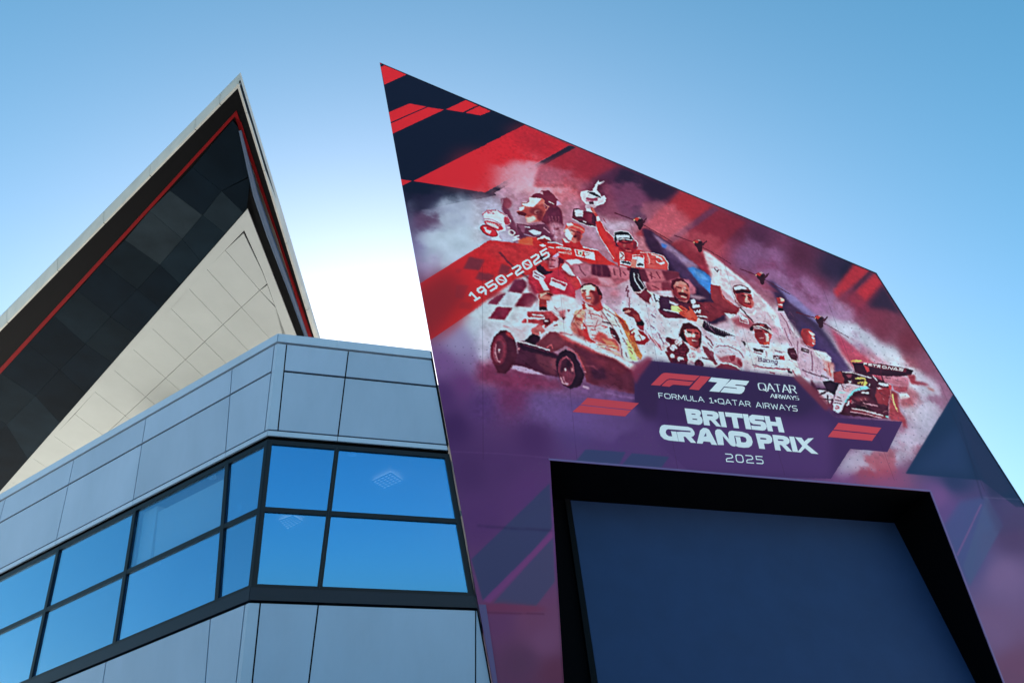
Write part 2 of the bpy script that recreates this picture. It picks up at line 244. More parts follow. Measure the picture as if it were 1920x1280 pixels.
    c.p("290 680 370 680 430 790 560 920 640 1060 700 1080 660 1300 560 1280 480 1100 340 900",RD,1,0,.06); c.p("380 700 560 940 640 1080 560 1040 420 840",(160,34,50),.8,3); c.l("290 760 360 920 560 1230",1.6,W,.9); c.l("375 680 430 790 560 920",1.6,W,.8)
    c.fr(1130,380,8)
    c.p("160 690 240 640 330 720 540 700 640 740 760 750 900 790 980 900 980 1000 640 980 250 1020 230 940",(186,44,52),1,0,.12); c.p("640 760 900 790 975 900 960 990 640 970",(206,70,74),1,2,.2); c.l("560 740 760 750 900 800 980 900 975 1000",1.6,W)
    c.p("440 775 615 780 620 975 430 950",W); c.p("445 785 605 785 605 830 540 800 450 810",RD); c.p("250 720 320 740 325 850 250 840",(226,190,196)); c.l("265 745 310 790 270 830",3,(110,30,50)); c.p("260 850 430 890 420 945 250 920",W); c.l("290 880 410 910",5,K); c.p("250 930 380 970 380 1030 260 1010",W); c.l("520 930 600 930 560 905 530 940",4,K); c.l("260 920 430 950",1.5,(150,40,60))
    c.p("790 850 830 895 920 880 930 910 870 930 800 890",W); c.l("730 770 830 800 890 860",4,(220,170,180)); c.l("660 760 700 850 690 920",3,(230,160,165)); c.l("800 810 860 820 880 850",3,W)
    c.p("170 640 230 580 230 560 460 570 520 620 520 680 440 760 350 740 270 700",(150,30,48)); c.p("230 560 460 560 480 590 440 700 380 720 300 700 250 630",(180,46,60)); c.p("235 570 330 590 400 580 460 590 400 610 300 610 250 600",(96,26,46)); c.p("300 610 340 620 340 660 310 660",S); c.l("330 680 400 690",3,(110,26,44)); c.p("440 580 520 570 510 660 470 700",(110,34,54)); c.l("490 560 525 610 510 650",2.5,W); c.l("340 715 420 720",2.5,(220,120,120))
    c.p("160 480 175 435 270 425 370 440 420 490 460 560 400 570 230 550 190 580 240 660 200 640 170 560",K); c.p("190 480 390 480 405 525 300 520 205 530",W); c.l("215 545 310 535 440 560",2.6,W); c.l("165 560 170 440 270 420 380 435 430 500 465 545",1.6,W); c.p("230 550 460 565 440 580 240 575",(60,24,42))
    c.p("420 870 440 840 500 850 480 980 420 970",(214,110,100)); c.p("430 840 500 840 510 900 460 910",(230,190,195)); c.e(490,865,16,20,(150,60,90))
    # crowd / pale boards between the rows
    c.fr(1000,400,8)
    c.p("470 690 660 680 900 770 1260 780 1440 820 1440 980 1200 1100 960 1080 700 1000 560 900 430 800",(150,84,112),1,2,.25)
    c.p("480 700 650 680 740 740 560 770",W,1,1); c.p("430 760 500 750 600 900 560 920 460 850",W,1,1); c.p("600 760 850 770 880 920 700 980 600 900",(160,104,138),1,1.5); c.p("870 760 1100 770 1170 870 1150 960 1000 960 870 910",(74,30,58),1,1.5); c.l("930 780 940 910",4,(100,50,76),.8,1); c.l("1010 780 1030 930",4,(100,50,76),.8,1)
    c.p("1120 780 1420 820 1430 980 1180 960",(172,100,130),1,2); c.l("1200 820 1220 920",3,(110,50,80)); c.l("1290 820 1310 950",3,(110,50,80)); c.l("1340 870 1380 920",3,(110,50,80)); c.l("680 780 720 870 780 930",3,(110,60,90))
    c.p("900 940 1140 960 1260 1090 1200 1110 1000 1060",(190,130,160),1,3); c.p("700 980 960 960 1010 1060 880 1060 760 1030",(150,60,86),1,3); c.e(1210,1190,70,60,(176,110,140),.8,6)
    # board row right of the dark sleeve
    c.fr(1160,470,8)
    c.p("270 260 640 290 860 320 930 420 1080 540 1120 640 1060 650 780 600 420 600 390 400",(146,76,104),1,2,.3); c.p("270 265 380 280 450 420 440 470 320 440",(84,36,60),1,1); c.p("400 280 640 290 700 440 460 470",(166,92,118),1,1); c.p("640 290 900 320 900 400 710 450",(92,38,62),1,1.5); c.l("480 320 490 420",2.5,(104,40,66)); c.l("560 310 620 410",2.5,(104,40,66)); c.l("460 360 540 400",2,(104,40,66))
    c.p("420 480 640 470 640 590 500 590",(168,92,118),1,1.5); c.l("500 520 600 570",2.5,(110,44,70)); c.p("640 470 790 480 800 600 650 590",(110,46,70),1,1.5); c.p("560 600 780 590 830 700 700 700",(190,186,216),1,2); c.p("900 420 1050 430 1150 560 1150 640 1060 640",(160,96,130),1,2); c.p("1050 640 1200 670 1320 710 1180 730 1060 700",(180,170,205),.7,3)
    # --- raised dark-sleeved arm
    c.p("170 250 290 260 330 420 400 540 440 600 500 640 470 790 340 720 220 600 170 520 150 380",K); c.p("230 610 420 580 520 660 470 800 330 720",(104,40,62),1,2); c.l("220 330 235 420 320 570 350 590",2.6,W); c.l("285 340 300 420 350 490 380 545",2,W); c.l("405 545 320 620 230 615",2.6,(220,190,205)); c.p("415 580 520 640 500 670 420 600",(220,214,190)); c.l("250 640 430 800",2,(200,170,195))
    c.p("180 130 220 110 270 160 250 250 190 250 180 190",(206,110,104)); c.p("120 250 180 240 170 300 130 290",(90,30,50))
    c.l("130 520 105 600 140 590 130 690",3.5,(90,50,80)); c.l("155 700 155 850",1.6,(120,50,76)); c.p("470 690 520 640 600 660 660 790 600 860 480 810 455 760",(206,214,234)); c.l("520 650 560 760 640 680",3,(50,40,66)); c.l("480 680 500 740",2.5,(150,120,160)); c.p("580 720 640 700 660 780 600 780",K); c.l("560 690 600 740",3,W)
    # --- man with moustache
    c.p("600 670 740 690 830 700 1060 760 1100 720 1200 760 1440 790 1600 900 1500 1000 1380 1060 1180 1000 1000 1010 700 1000 640 950 570 890 660 800",(84,36,60),1,0,.15); c.p("620 680 760 700 800 820 760 930 620 880 600 780",(54,38,70),1,1); c.p("1200 770 1560 850 1600 920 1400 1040 1200 980",(108,40,58),1,3,.15)
    c.p("780 812 905 830 970 900 900 925 780 900",(226,206,120)); c.l("670 880 780 900 980 950",3.2,W); c.l("1150 975 1260 980 1340 1000",3.2,W); c.p("750 740 850 780 900 800 850 820 760 780",(200,196,220)); c.p("1070 730 1130 720 1150 760 1120 810 1080 780",W); c.p("1100 810 1200 800 1215 840 1110 860",W); c.l("1130 900 1150 930 1180 890 1190 925 1220 885 1215 930",2.5,W); c.l("1290 800 1350 790 1370 870 1300 880 1290 840",1.8,(200,150,160))
    c.p("820 660 860 700 1000 760 1060 740 1050 790 900 780 830 730",(48,26,46))
    c.p("790 580 800 480 900 420 1000 460 1050 540 1060 640 1050 740 960 740 870 700 820 650",S); c.p("820 560 830 480 930 440 1020 490 1000 520 900 500 860 540",(196,118,116)); c.p("800 580 850 540 880 620 960 640 1040 650 1050 740 960 740 870 700 820 650",(142,50,60)); c.p("890 620 960 610 1030 650 1020 680 960 660 900 660",(74,24,34)); c.l("930 680 1010 700",4,(226,200,190)); c.l("860 535 930 555",4,(84,30,40)); c.l("970 565 1030 590",4,(84,30,40)); c.p("950 560 975 620 940 610",(226,160,140)); c.p("780 550 790 440 860 410 960 420 1040 500 1050 560 1010 490 930 450 850 460 820 520 820 600",(70,26,44)); c.p("870 720 960 745 1040 740 1010 770 920 750",(200,120,120),.8)
    # orange-red glove reaching across and long dark sleeve
    c.p("880 820 940 820 1060 900 1050 820 1110 890 1180 1000 1160 1060 1060 1040 960 980 890 920 960 900",(206,70,56),1,0,.1); c.l("900 830 1000 890",2,(130,30,40)); c.l("900 880 980 920",2,(130,30,40)); c.p("1180 1000 1280 1040 1250 1140 1150 1080",(222,196,206))
    c.fr(1200,580,8)
    c.p("860 120 960 160 930 270 850 200",(220,190,205)); c.p("950 160 1100 260 1250 320 1420 400 1560 470 1600 560 1550 660 1520 560 1400 470 1180 390 1000 320 930 260",K)
    for i in range(12): c.l([980+i*36,178+i*18,1000+i*36,232+i*17],2,W,.85,0,.5)
    # --- white-suited arm, wrist watch (left hand), and centre figure with moustache arm
    c.fr(1040,520,8)
    c.p("1380 440 1540 450 1620 640 1660 900 1680 1080 1600 1100 1400 880 1330 760 1360 560",(196,200,226),1,1,.06); c.l("1440 550 1510 600",3,(110,90,140)); c.l("1440 720 1490 760",3,(110,90,140)); c.l("1540 820 1640 1000",2.5,(110,90,130)); c.p("1370 790 1420 850 1640 1080 1580 1090 1420 900",(150,60,90),.9,1); c.l("1380 800 1500 960 1590 1090",2,(226,206,220))
    c.p("1010 470 1060 450 1170 455 1250 530 1290 620 1340 680 1330 790 1240 740 1190 610 1050 540",(112,40,56)); c.p("1020 510 1100 480 1150 500 1120 520 1060 530",(210,130,130)); c.p("1010 480 1060 490 1050 510 1015 505",K); c.p("1160 540 1250 560 1260 640 1200 620",(140,60,66)); c.p("1220 670 1310 640 1340 690 1320 720 1240 710",(30,20,36)); c.p("1240 730 1340 720 1330 800 1280 780",(130,46,66))
    # --- smiling man with garland
    c.p("290 560 380 460 460 370 570 440 690 440 730 420 800 480 950 580 1060 680 1110 800 1240 960 1310 1170 1280 1240 1100 1260 1000 1220 860 1170 700 1090 560 1010 420 960 240 820 240 680",(196,176,190),1,0,.2)
    c.p("400 560 480 500 640 520 800 640 900 780 960 900 1000 1040 1000 1200 760 1100 560 980 460 800",(206,196,214),1,0,.06)
    for t in ("500 530 640 560 760 620","480 720 600 730 680 700","540 780 640 790","560 860 660 870 700 830","700 720 790 740 720 760","620 1000 740 1010 900 1060","640 1040 800 1080 960 1160","720 960 840 1000 930 1010"): c.l(t,3,(176,70,80),.9,.3,1.5)
    c.p("660 800 760 850 800 900 900 920 960 1000 980 1120 860 1060 700 980 580 920",(178,60,62),.9,2,.2); c.p("700 900 860 960 960 1040 940 1070 780 1000",(206,130,90),.9,1,.3); c.p("420 660 470 740 520 900 620 980 520 980 420 880",(176,44,52),1,1,.15); c.p("600 1000 980 1140 1000 1200 800 1120",(180,70,70),.7,2,.3)
    for t in ("640 980 780 1010 900 1020","660 1020 820 1060 930 1080","720 1080 860 1110 980 1160"): c.l(t,3,(226,200,170),.9,.4)
    c.p("800 740 880 760 960 880 980 1000 900 920 820 850",(70,32,54)); c.l("800 730 830 850 900 880",3,W); c.l("710 655 850 690",3.2,(60,30,60))
    c.p("300 500 390 470 450 500 440 620 400 700 300 680 280 600",(206,150,130),1,0,.3); c.p("300 590 420 610 400 660 310 640",(160,60,60),.9,1); c.p("240 680 360 660 400 760 390 860 300 830 230 760",(214,150,140),1,0,.3); c.p("330 760 420 780 440 880 360 870",(190,50,50),.9,1,.2); c.p("400 400 450 370 480 460 420 480",(170,60,60)); c.l("430 740 450 760",4,W)
    c.p("730 380 840 470 950 590 1010 700 1060 850 1120 1000 1200 1150 1250 1260 1040 1240 1000 1020 960 880 900 760 800 640 730 520",(206,218,226),1,0,.14)
    c.p("880 500 960 580 1060 650 1120 790 1200 880 1240 1040 1310 1160 1290 1230 1210 1160 1140 1000 1060 850 1000 700",(206,130,66),1,0,.35); c.p("1060 900 1140 1000 1190 1120 1240 1240 1140 1230 1100 1100",(226,216,130),1,2,.2); c.p("960 590 1040 640 1040 680 970 660",(190,60,50)); c.p("980 650 1060 680 1050 730 1000 720",(206,90,50))
    for t in ("900 620 930 680","940 700 980 740","980 790 1010 850","1010 900 1050 960","1060 980 1090 1010","1110 1040 1150 1060","780 540 830 590","860 700 920 720","1130 1090 1160 1140","1060 1130 1090 1190"): c.l(t,2.4,(90,60,80),.8)
    c.p("1120 790 1200 760 1330 810 1420 930 1340 1000 1240 1000 1130 880",(140,40,56)); c.p("1180 780 1230 760 1280 850 1360 890 1300 950 1210 940",(222,220,216),1,0,.15); c.l("1150 830 1210 770",4,(226,214,190)); c.l("1260 860 1300 950",3,(120,60,60)); c.p("1100 860 1180 860 1220 950 1150 960",(180,84,50),1,0,.3)
    c.p("240 690 330 660 420 880 560 1010 480 1010 330 900",(150,56,66),.55,5,.3); c.p("880 520 980 600 1080 720 1120 830 1060 800 960 660",(150,70,60),.7,2,.3)
    for t in ("460 520 450 640 480 760","520 500 560 620","700 560 730 680","640 640 600 760 640 860","840 780 870 900 960 1010","560 900 620 960 760 1000"): c.l(t,2.6,(150,80,100),.75,.4,1)
    c.l("690 430 800 500 950 600 1060 700 1110 800",2.2,(120,44,60),.8,.3); c.l("460 380 400 470 300 580 240 690",2.2,(130,50,64),.7,.3); c.l("700 500 800 640 900 800 980 980 1010 1180",2.2,(84,40,60),.7,.3)
    c.p("410 350 480 390 600 420 690 360 720 480 640 510 540 450 450 420",(166,50,58)); c.p("450 370 510 430 500 480 450 440",(226,206,210)); c.p("510 430 580 460 570 490 510 470",(230,200,205))
    c.p("380 160 430 110 520 105 620 140 690 240 690 320 680 380 600 420 520 390 450 350 400 270",(180,86,88)); c.p("385 170 430 115 540 110 610 150 600 200 520 180 500 230 440 200 400 230",(228,196,190)); c.p("470 190 500 180 510 260 460 270 470 220",(230,190,186)); c.p("540 220 620 180 690 250 680 370 600 420 540 400 600 330 580 260",(128,40,52),1,1.5); c.p("400 180 470 180 460 205 405 205",(104,36,46)); c.p("520 190 600 200 580 225 520 215",(104,36,46)); c.p("455 285 540 290 530 330 470 320",(120,36,44)); c.p("465 288 535 295 525 312 475 306",W); c.p("430 300 450 340 500 365 540 350 520 385 450 350",(222,150,140)); c.p("410 240 440 240 430 290 410 270",(176,70,70))
    c.p("370 180 380 140 440 90 560 85 650 140 700 230 710 300 680 330 700 270 640 220 620 150 540 105 440 110",(66,24,40)); c.p("610 150 690 220 710 290 650 250",(50,22,38)); c.p("670 260 700 270 690 310 670 310",S2)
    c.smoke("40 560 160 440 220 480 240 640 120 700 40 680",(205,206,228),.6,6,14,.3,.6)
    # --- man in red with cap turned (under the years)
    c.fr(960,450,8)
    c.p("310 450 520 480 640 440 720 430 880 540 1000 570 1030 700 940 760 940 860 620 800 560 760 350 800 250 640 230 560",(180,40,68),1,0,.12); c.p("760 480 980 580 1030 690 960 730 860 620",(186,48,60),1,1); c.p("240 600 340 700 360 860 300 760",(130,36,70),.8,2); c.p("640 790 940 860 900 760 780 640 900 740 930 830",(150,44,60),.6,4)
    c.p("590 560 830 650 780 750 550 670",(228,222,235)); c.p("600 575 815 655 790 700 720 650 600 610",(176,56,90)); c.p("740 400 790 330 860 440 950 540 880 520 760 440",W); c.l("740 420 850 530 1000 560",2,(140,40,60)); c.l("980 550 1030 650",2.5,W)
    c.p("350 400 420 360 520 460 610 460 560 500 470 520 390 480",(44,26,46)); c.p("310 460 350 440 500 550 470 610 380 590 300 540",(206,190,216)); c.l("330 480 480 560",2.5,(110,30,70)); c.l("330 530 400 560",2.5,(110,30,70)); c.p("390 590 470 610 560 740 480 770",(196,206,230))
    c.p("390 790 460 750 560 750 630 820 600 830 590 900 510 900 520 1000 410 1010 390 880",(150,52,58)); c.p("400 800 540 770 560 790 420 850",(220,150,140)); c.p("390 860 500 830 590 850 580 890 450 880",(200,110,104)); c.l("520 790 600 820",4,(60,26,36)); c.p("400 1000 500 990 530 1050 410 1050",(44,24,40)); c.l("395 880 390 1000",2.5,(226,190,200))
    c.p("420 240 540 240 700 260 780 300 760 370 700 400 600 440 530 430 540 360 470 330",(176,60,76)); c.p("550 260 690 250 700 380 640 420 560 420 540 360 550 320",(206,110,140)); c.p("550 300 590 330 580 360 550 350",(226,170,190)); c.l("590 290 640 300",3,(110,30,60)); c.l("560 390 630 400",3,(120,30,56)); c.p("690 250 780 290 770 340 720 350 690 420 690 340",(92,34,60)); c.p("590 250 690 180 700 230 660 260",(206,160,216)); c.p("400 220 520 250 560 290 500 300 420 290",(70,26,40)); c.p("380 215 500 170 640 190 590 250 420 225",(190,38,48))
    # checked cup shape and crowd near the car driver
    c.p("520 980 600 830 760 810 930 860 940 1010 860 1020 800 1050 760 1180 640 1140 560 1060",(206,206,228),1,3,.06); c.p("690 1050 800 1040 790 1160 720 1160",(190,110,130),1,1.5,.3); c.p("830 1030 870 1040 840 1080",(140,40,60)); c.p("740 1150 790 1150 770 1200",(100,30,50))
    # --- old racing car and its driver
    c.fr(900,590,8)
    c.smoke("-40 700 150 640 300 800 700 860 1200 1000 1300 1100 600 1100 -100 1000",(110,46,92),.9,10,50,.2,.5)
    c.smoke("-60 100 180 200 160 500 120 750 -60 700",(176,184,216),.8,10,50,.2,.55)
    c.p("400 160 700 180 760 240 700 380 540 400 480 250",(190,190,214),1,2); c.p("350 165 640 235 680 250 560 220",(190,130,150),.7)
    c.p("700 -50 1060 -60 1180 60 1060 130 960 200 780 300 760 220 880 130 620 110 660 50 720 60",(168,60,76),1,1,.3); c.p("700 30 930 40 960 20 980 60 880 70 720 60",(214,190,208)); c.p("780 -20 960 0 940 20 780 10",(212,190,208)); c.p("690 60 720 60 710 130 690 120",(220,190,200)); c.p("950 60 1040 50 1060 120 1000 160 940 130",(90,30,50)); c.p("970 70 1020 80 1010 100 960 100",(220,190,200)); c.p("930 160 960 150 960 210 920 230",W); c.p("1090 90 1200 100 1280 140 1250 190 1100 180",(222,220,232)); c.l("1110 160 1150 140 1170 180",3,(150,40,60))
    c.p("780 200 900 150 980 240 900 290 860 320 770 280",(178,96,106),1,1,.3); c.p("880 250 910 250 900 300",W); c.p("970 250 1030 250 1000 280",W)
    c.p("1100 240 1130 160 1230 140 1350 190 1390 290 1340 300 1230 270",(206,216,236)); c.l("1200 265 1370 300",3,(90,40,70)); c.p("1350 285 1385 285 1380 315 1350 310",(84,30,60))
    c.p("660 390 780 280 900 320 880 400 820 450",(40,24,44)); c.p("480 740 560 560 540 400 640 390 1040 530 1180 600 1160 930 960 890 560 780 500 760",(66,34,62),1,1); c.p("590 410 1000 540 1180 620 1170 660 900 600 640 520 590 470",(40,26,48))
    c.p("830 440 1040 250 1140 260 1300 360 1560 470 1760 560 1960 600 2100 700 2220 820 2300 850 2400 870 2460 1000 2480 1150 2300 1180 1900 1100 1600 1000 1500 700 1400 520 1280 460 1150 530 1050 560 980 500",(96,44,64),1,1,.12)
    c.p("1020 260 1140 260 1280 360 1240 450 1130 540 1040 540 840 430",(102,50,70),1,1.5); c.p("1160 270 1240 260 1420 330 1700 470 1960 560 2150 660 2330 800 2240 830 2100 690 1960 620 1700 550 1420 430 1250 370",(190,70,84),1,3.5)
    c.p("1200 270 1420 310 1700 430 1960 560 2200 680 2360 770 2280 850 2160 740 2000 640 1780 560 1560 450 1330 350",(214,222,238),1,2.5)
    c.p("1270 480 1400 500 1560 640 1640 850 1600 1000 1900 1120 2450 1160 2460 1000 2300 840 1960 700 1700 600 1450 500",(80,36,62),.9,3); c.p("1600 620 1960 690 2200 830 2100 900 1800 760",(112,44,66),.7,5); c.l("1310 500 1450 580 1540 760 1580 860",3,(190,80,100),.9,1); c.l("1580 760 1700 770 1800 860",3,(120,64,90),.9,.8); c.p("1660 820 1860 800 1900 960 1700 960",(52,30,60),.8,3)
    c.l("540 395 680 415 1040 530",3,(226,200,214)); c.l("640 440 1020 560",1.5,(110,60,90)); c.e(575,510,14,16,(196,110,130)); c.l("1000 490 1060 440 1080 500",3,(190,80,100))
    c.p("820 560 960 610 1150 660 1130 900 1000 860 860 720",(92,48,72),.9,3); c.p("1060 660 1150 650 1140 830 1060 780",(118,64,88),.8,3)
    c.p("170 600 150 460 220 310 290 235 380 230 450 260 530 400 560 600 480 780 380 880 250 860",(64,30,52)); c.p("380 240 450 260 510 370 440 330 390 290",(164,62,74),1,1.5); c.e(275,530,118,230,(104,40,66),1,1,4); c.e(275,530,95,185,(124,50,78),1,0,4); c.e(275,530,70,150,(92,44,70),1,2,4); c.l("230 440 225 560 255 680 290 700",4,(196,130,160),.9); c.l("200 480 205 600 240 700",2,(170,100,130),.8); c.e(285,520,14,18,(214,170,190)); c.l("270 560 290 540",3,(190,140,160)); c.p("170 600 240 700 300 820 400 870 250 860",(78,32,56),.9,4)
    c.p("490 740 700 790 980 900 700 870 460 800",(176,150,200),1,1.2)
    c.p("1160 900 1130 700 1180 580 1270 510 1400 560 1480 700 1560 900 1500 1060 1360 1110 1240 1050",(38,26,46)); c.e(1290,840,125,225,(106,48,76),1,0,-5); c.e(1300,830,100,195,(60,32,56),1,1,-5); c.p("1190 880 1290 800 1400 900 1340 1030 1250 1010",(120,56,88),.9,3); c.l("1200 930 1240 1020 1310 1040",4.5,(200,140,175),.95,.4); c.l("1235 920 1270 1000 1320 1030",2.5,(200,140,175),.8,.4); c.l("1230 660 1290 620 1380 720 1410 860",2,(170,90,115),.9); c.e(1275,815,17,22,(214,150,170)); c.e(1375,815,17,34,(190,110,130),1,1); c.e(1320,720,30,60,(40,26,46),1,2)
    c.e(1570,850,14,22,(190,110,140)); c.l("1540 1065 1630 1100",5,(206,180,215),1,.8)
    c.smoke("960 1150 1900 1060 2400 1160 2480 1300 1400 1260",(110,84,150),.8,8,40,.2,.55); c.l("1860 1160 2100 1210 2380 1250 2450 1290",3,(140,110,180),.7,2); c.l("2300 840 2420 960 2450 1140",4,(124,96,170),.7,3)
    # --- man waving (upper right) with headset cap
    c.fr(1320,490,8)
    c.p("95 345 240 360 260 480 340 570 470 660 540 700 480 800 340 790 200 680 110 560 90 440",(124,46,62),1,0,.12); c.l("230 370 280 540 430 650",3,(170,80,90),.8); c.p("110 345 100 310 130 200 95 100 190 100 240 140 235 190 220 220 235 365",(206,212,234)); c.l("150 100 190 150 210 120",3,(70,40,66)); c.p("110 200 150 210 160 340 110 330",(184,186,216),.8,2)
    c.p("0 600 200 620 480 780 380 850 320 790 190 820 90 880 0 800",(112,40,58),1,2,.15); c.p("300 770 470 790 440 850 380 855",W); c.p("390 860 480 800 540 700 740 700 960 760 1060 950 1040 1100 760 1240 620 1200 480 1160 440 1000",(186,180,208),1,1,.1); c.p("400 860 620 800 760 920 720 1020 600 1000 480 960",(140,74,100),1,5); c.p("960 920 1100 1010 1120 1100 1000 1040",(178,120,160),.7,5)
    c.p("520 700 640 780 720 780 760 730 780 760 720 800 640 800 540 750",W); c.p("500 770 600 820 660 860 560 860",W); c.p("650 790 740 780 760 740 790 720 760 790 680 800",(206,216,234)); c.l("540 690 640 800 740 910",3,(60,36,56)); c.l("530 830 650 870 660 930 530 890 530 830",2,W); c.l("560 860 640 890",2,W)
    c.p("470 470 560 460 700 490 730 570 740 660 700 700 600 680 520 620 480 560",S2); c.p("600 480 660 500 650 560 690 600 660 640 600 600 620 540",(214,140,136)); c.p("480 480 560 470 600 560 600 660 520 610",(150,56,64),.9,1); c.l("560 500 620 520",3.4,(84,30,44)); c.l("650 520 690 540",3.4,(84,30,44)); c.l("600 620 690 630",4,(90,30,40)); c.p("690 560 740 590 750 670 710 690",(180,100,104))
    c.p("420 390 460 350 560 345 640 380 700 440 700 480 640 470 540 460 460 480 480 560 500 640 460 600 440 480",(90,36,52)); c.p("440 385 520 355 600 370 650 415 560 410 460 430",W); c.p("460 440 560 415 700 450 700 480 600 465 480 480",(46,26,42)); c.l("440 480 480 600 530 640",2.5,(220,190,200)); c.l("720 570 750 620 740 680",3,(190,150,170))
    # --- fist raised, man in white overalls (right)
    c.p("1080 540 1140 530 1200 560 1200 600 1170 620 1170 690 1110 690 1100 620",(150,52,62)); c.p("1130 535 1195 560 1195 590 1140 590",(222,170,170)); c.l("1110 640 1170 650",3,(226,190,190)); c.p("1105 690 1180 690 1190 740 1105 740",(34,22,38))
    c.p("1100 740 1190 740 1250 840 1300 960 1320 1120 1370 1150 1480 1170 1500 1290 1290 1290 1230 1160 1140 940",(176,160,196),1,0,.12); c.l("1140 780 1230 900 1290 1080",2.5,(110,80,120),.8); c.l("1200 1000 1260 1160 1320 1260",2.5,(110,80,120),.8)
    c.fr(1360,580,8)
    c.p("1000 440 1120 410 1170 470 1240 560 1340 610 1440 650 1560 740 1620 900 1620 1080 1500 1080 1300 1060 1140 990 1060 760 1020 560",(178,164,200),1,0,.1); c.p("1320 600 1500 640 1580 720 1580 800 1460 760 1340 680",(208,220,238),1,2); c.l("1080 470 1080 640 1090 760",2.5,(120,90,130)); c.l("1280 620 1300 800 1300 920",2.5,(110,80,120)); c.p("1440 740 1620 800 1630 1040 1520 960",(190,140,150),.9,3,.35); c.l("1470 880 1510 920",3,(170,60,60)); c.l("1540 800 1560 920 1580 1000",3,(170,70,76),.8)
    c.p("1140 560 1250 600 1250 660 1130 610",(64,40,66)); c.l("1160 590 1240 625",1.5,W); c.l("1150 900 1300 960 1430 1000",2.6,(80,60,96)); c.p("1430 970 1550 1020 1540 1040 1420 1000",(56,46,72)); c.l("1440 985 1530 1020",1.5,(180,200,210)); c.p("1490 1040 1560 1050 1540 1080",W)
    c.p("1130 310 1150 285 1240 280 1320 350 1340 430 1350 520 1300 560 1200 520 1160 460 1130 380",(170,58,66)); c.p("1240 320 1320 350 1340 380 1300 400 1260 360",(220,190,195)); c.p("1290 400 1340 420 1320 450 1290 420",W); c.p("1290 480 1340 510 1310 520",W); c.p("1300 430 1350 460 1340 490 1300 470",(206,110,110)); c.p("1150 290 1240 280 1300 320 1220 310 1160 340",(132,56,64)); c.l("1160 470 1240 560 1340 600",2,(120,70,90))
    # --- man in white with cap ("Racing")
    c.p("300 490 420 490 520 540 660 560 760 550 920 570 1040 580 1060 770 1140 1000 960 1010 400 960 280 900 260 660",(206,212,232),1,0,.04)
    c.p("920 580 1030 570 1080 700 1070 770 980 740 930 660",(66,36,60)); c.p("410 575 560 600 560 640 430 620",(66,34,60)); c.p("500 530 680 540 660 580 520 570",(214,220,236)); c.l("540 550 650 565",3,(90,60,90)); c.l("425 635 540 665",2.4,(110,80,110)); c.l("740 610 800 630 840 640",3,(110,100,130)); c.p("710 680 880 690 885 750 715 740",(70,44,66)); c.p("810 690 880 690 885 750 820 745",(150,50,66)); c.l("725 715 745 728 765 700 785 732 800 702",2.2,W); c.l("600 620 620 700",2,(140,120,150))
    c.l("400 820 560 860 960 890",2.6,(110,80,110)); c.l("420 850 700 880 960 900",2,(150,60,90)); c.l("660 935 740 955",4,(150,60,90)); c.p("930 900 1000 930 1000 960 940 945",(60,50,76)); c.l("1000 910 1050 990",3,(150,90,120))
    c.p("430 300 600 300 690 370 660 470 650 520 560 530 510 510 440 400",S2); c.p("580 350 640 350 660 420 640 500 610 480 600 400",(226,190,190)); c.p("560 490 660 480 650 525 570 520",(206,84,66)); c.p("420 280 560 300 540 330 430 320",(110,36,46),.9,1); c.l("500 425 570 425",2.4,(226,200,205)); c.p("640 360 690 370 680 430 650 440",(180,70,80)); c.l("440 330 470 335",3,(90,30,44)); c.l("520 325 560 325",3,(90,30,44))
    c.p("355 280 400 220 480 195 600 215 680 290 690 360 600 320 500 270 420 265 410 315 370 310",(70,36,54)); c.l("420 250 520 250 620 300 690 350",3,(206,190,196)); c.p("390 225 470 200 500 220 400 245",(96,44,60)); c.p("510 215 575 225 570 250 515 245",(150,70,84)); c.p("640 270 690 320 690 360 650 330",(190,180,200)); c.p("360 270 400 250 410 310 370 310",(40,26,46))
    # --- dark-haired man with wreath, and the big bowl trophy
    c.fr(1200,580,8)
    c.p("700 620 830 600 930 620 1080 700 1140 860 1100 890 860 860 720 760",(210,218,236),1,0,.05); c.l("930 720 1050 750",4,(80,60,90)); c.p("1080 700 1180 820 1120 830 1000 640 940 580",(110,50,72)); c.p("840 600 920 580 910 640 850 640",(196,160,190)); c.p("920 540 1000 560 1100 640 1130 790 1040 760 960 640",(92,38,60),.9,1,.2)
    c.e(1340,640,240,250,(188,182,210),1,0,18,.1); c.p("1100 430 1200 400 1340 430 1480 520 1560 660 1400 600 1180 540 1120 560",(198,196,220)); c.l("1130 560 1180 535 1330 550 1480 620 1570 740",3,(120,96,130)); c.l("1130 570 1180 548 1330 563 1480 635",1.6,W); c.p("1120 640 1200 720 1330 680 1480 720 1560 820 1500 880 1380 820 1220 790",(150,84,110),.9,2,.4); c.p("1330 690 1430 680 1420 760 1360 780",(122,44,66)); c.p("1460 740 1540 800 1520 860 1450 800",(120,44,66)); c.p("1120 860 1180 800 1300 790 1440 830 1550 930 1480 935 1180 900",(122,50,72)); c.l("1130 850 1200 795 1320 800 1440 850 1540 930",4,W); c.p("1560 700 1660 820 1640 940 1560 930 1520 800",(196,190,215),1,1)
    c.l("940 400 1000 380 1080 440 1120 520",6,(190,180,210)); c.l("980 400 1050 460 1090 540",3,(110,50,80)); c.l("930 470 1060 600",5,(190,180,205)); c.l("960 450 1080 570",2,(110,50,80)); c.p("940 390 1010 470 1000 500 930 440",W)
    c.p("380 440 460 430 640 470 720 560 720 680 680 760 560 760 470 720 400 620",(96,36,58),1,1,.3); c.p("370 620 470 820 580 830 760 850 700 700 500 640",(110,44,62),1,0,.3)
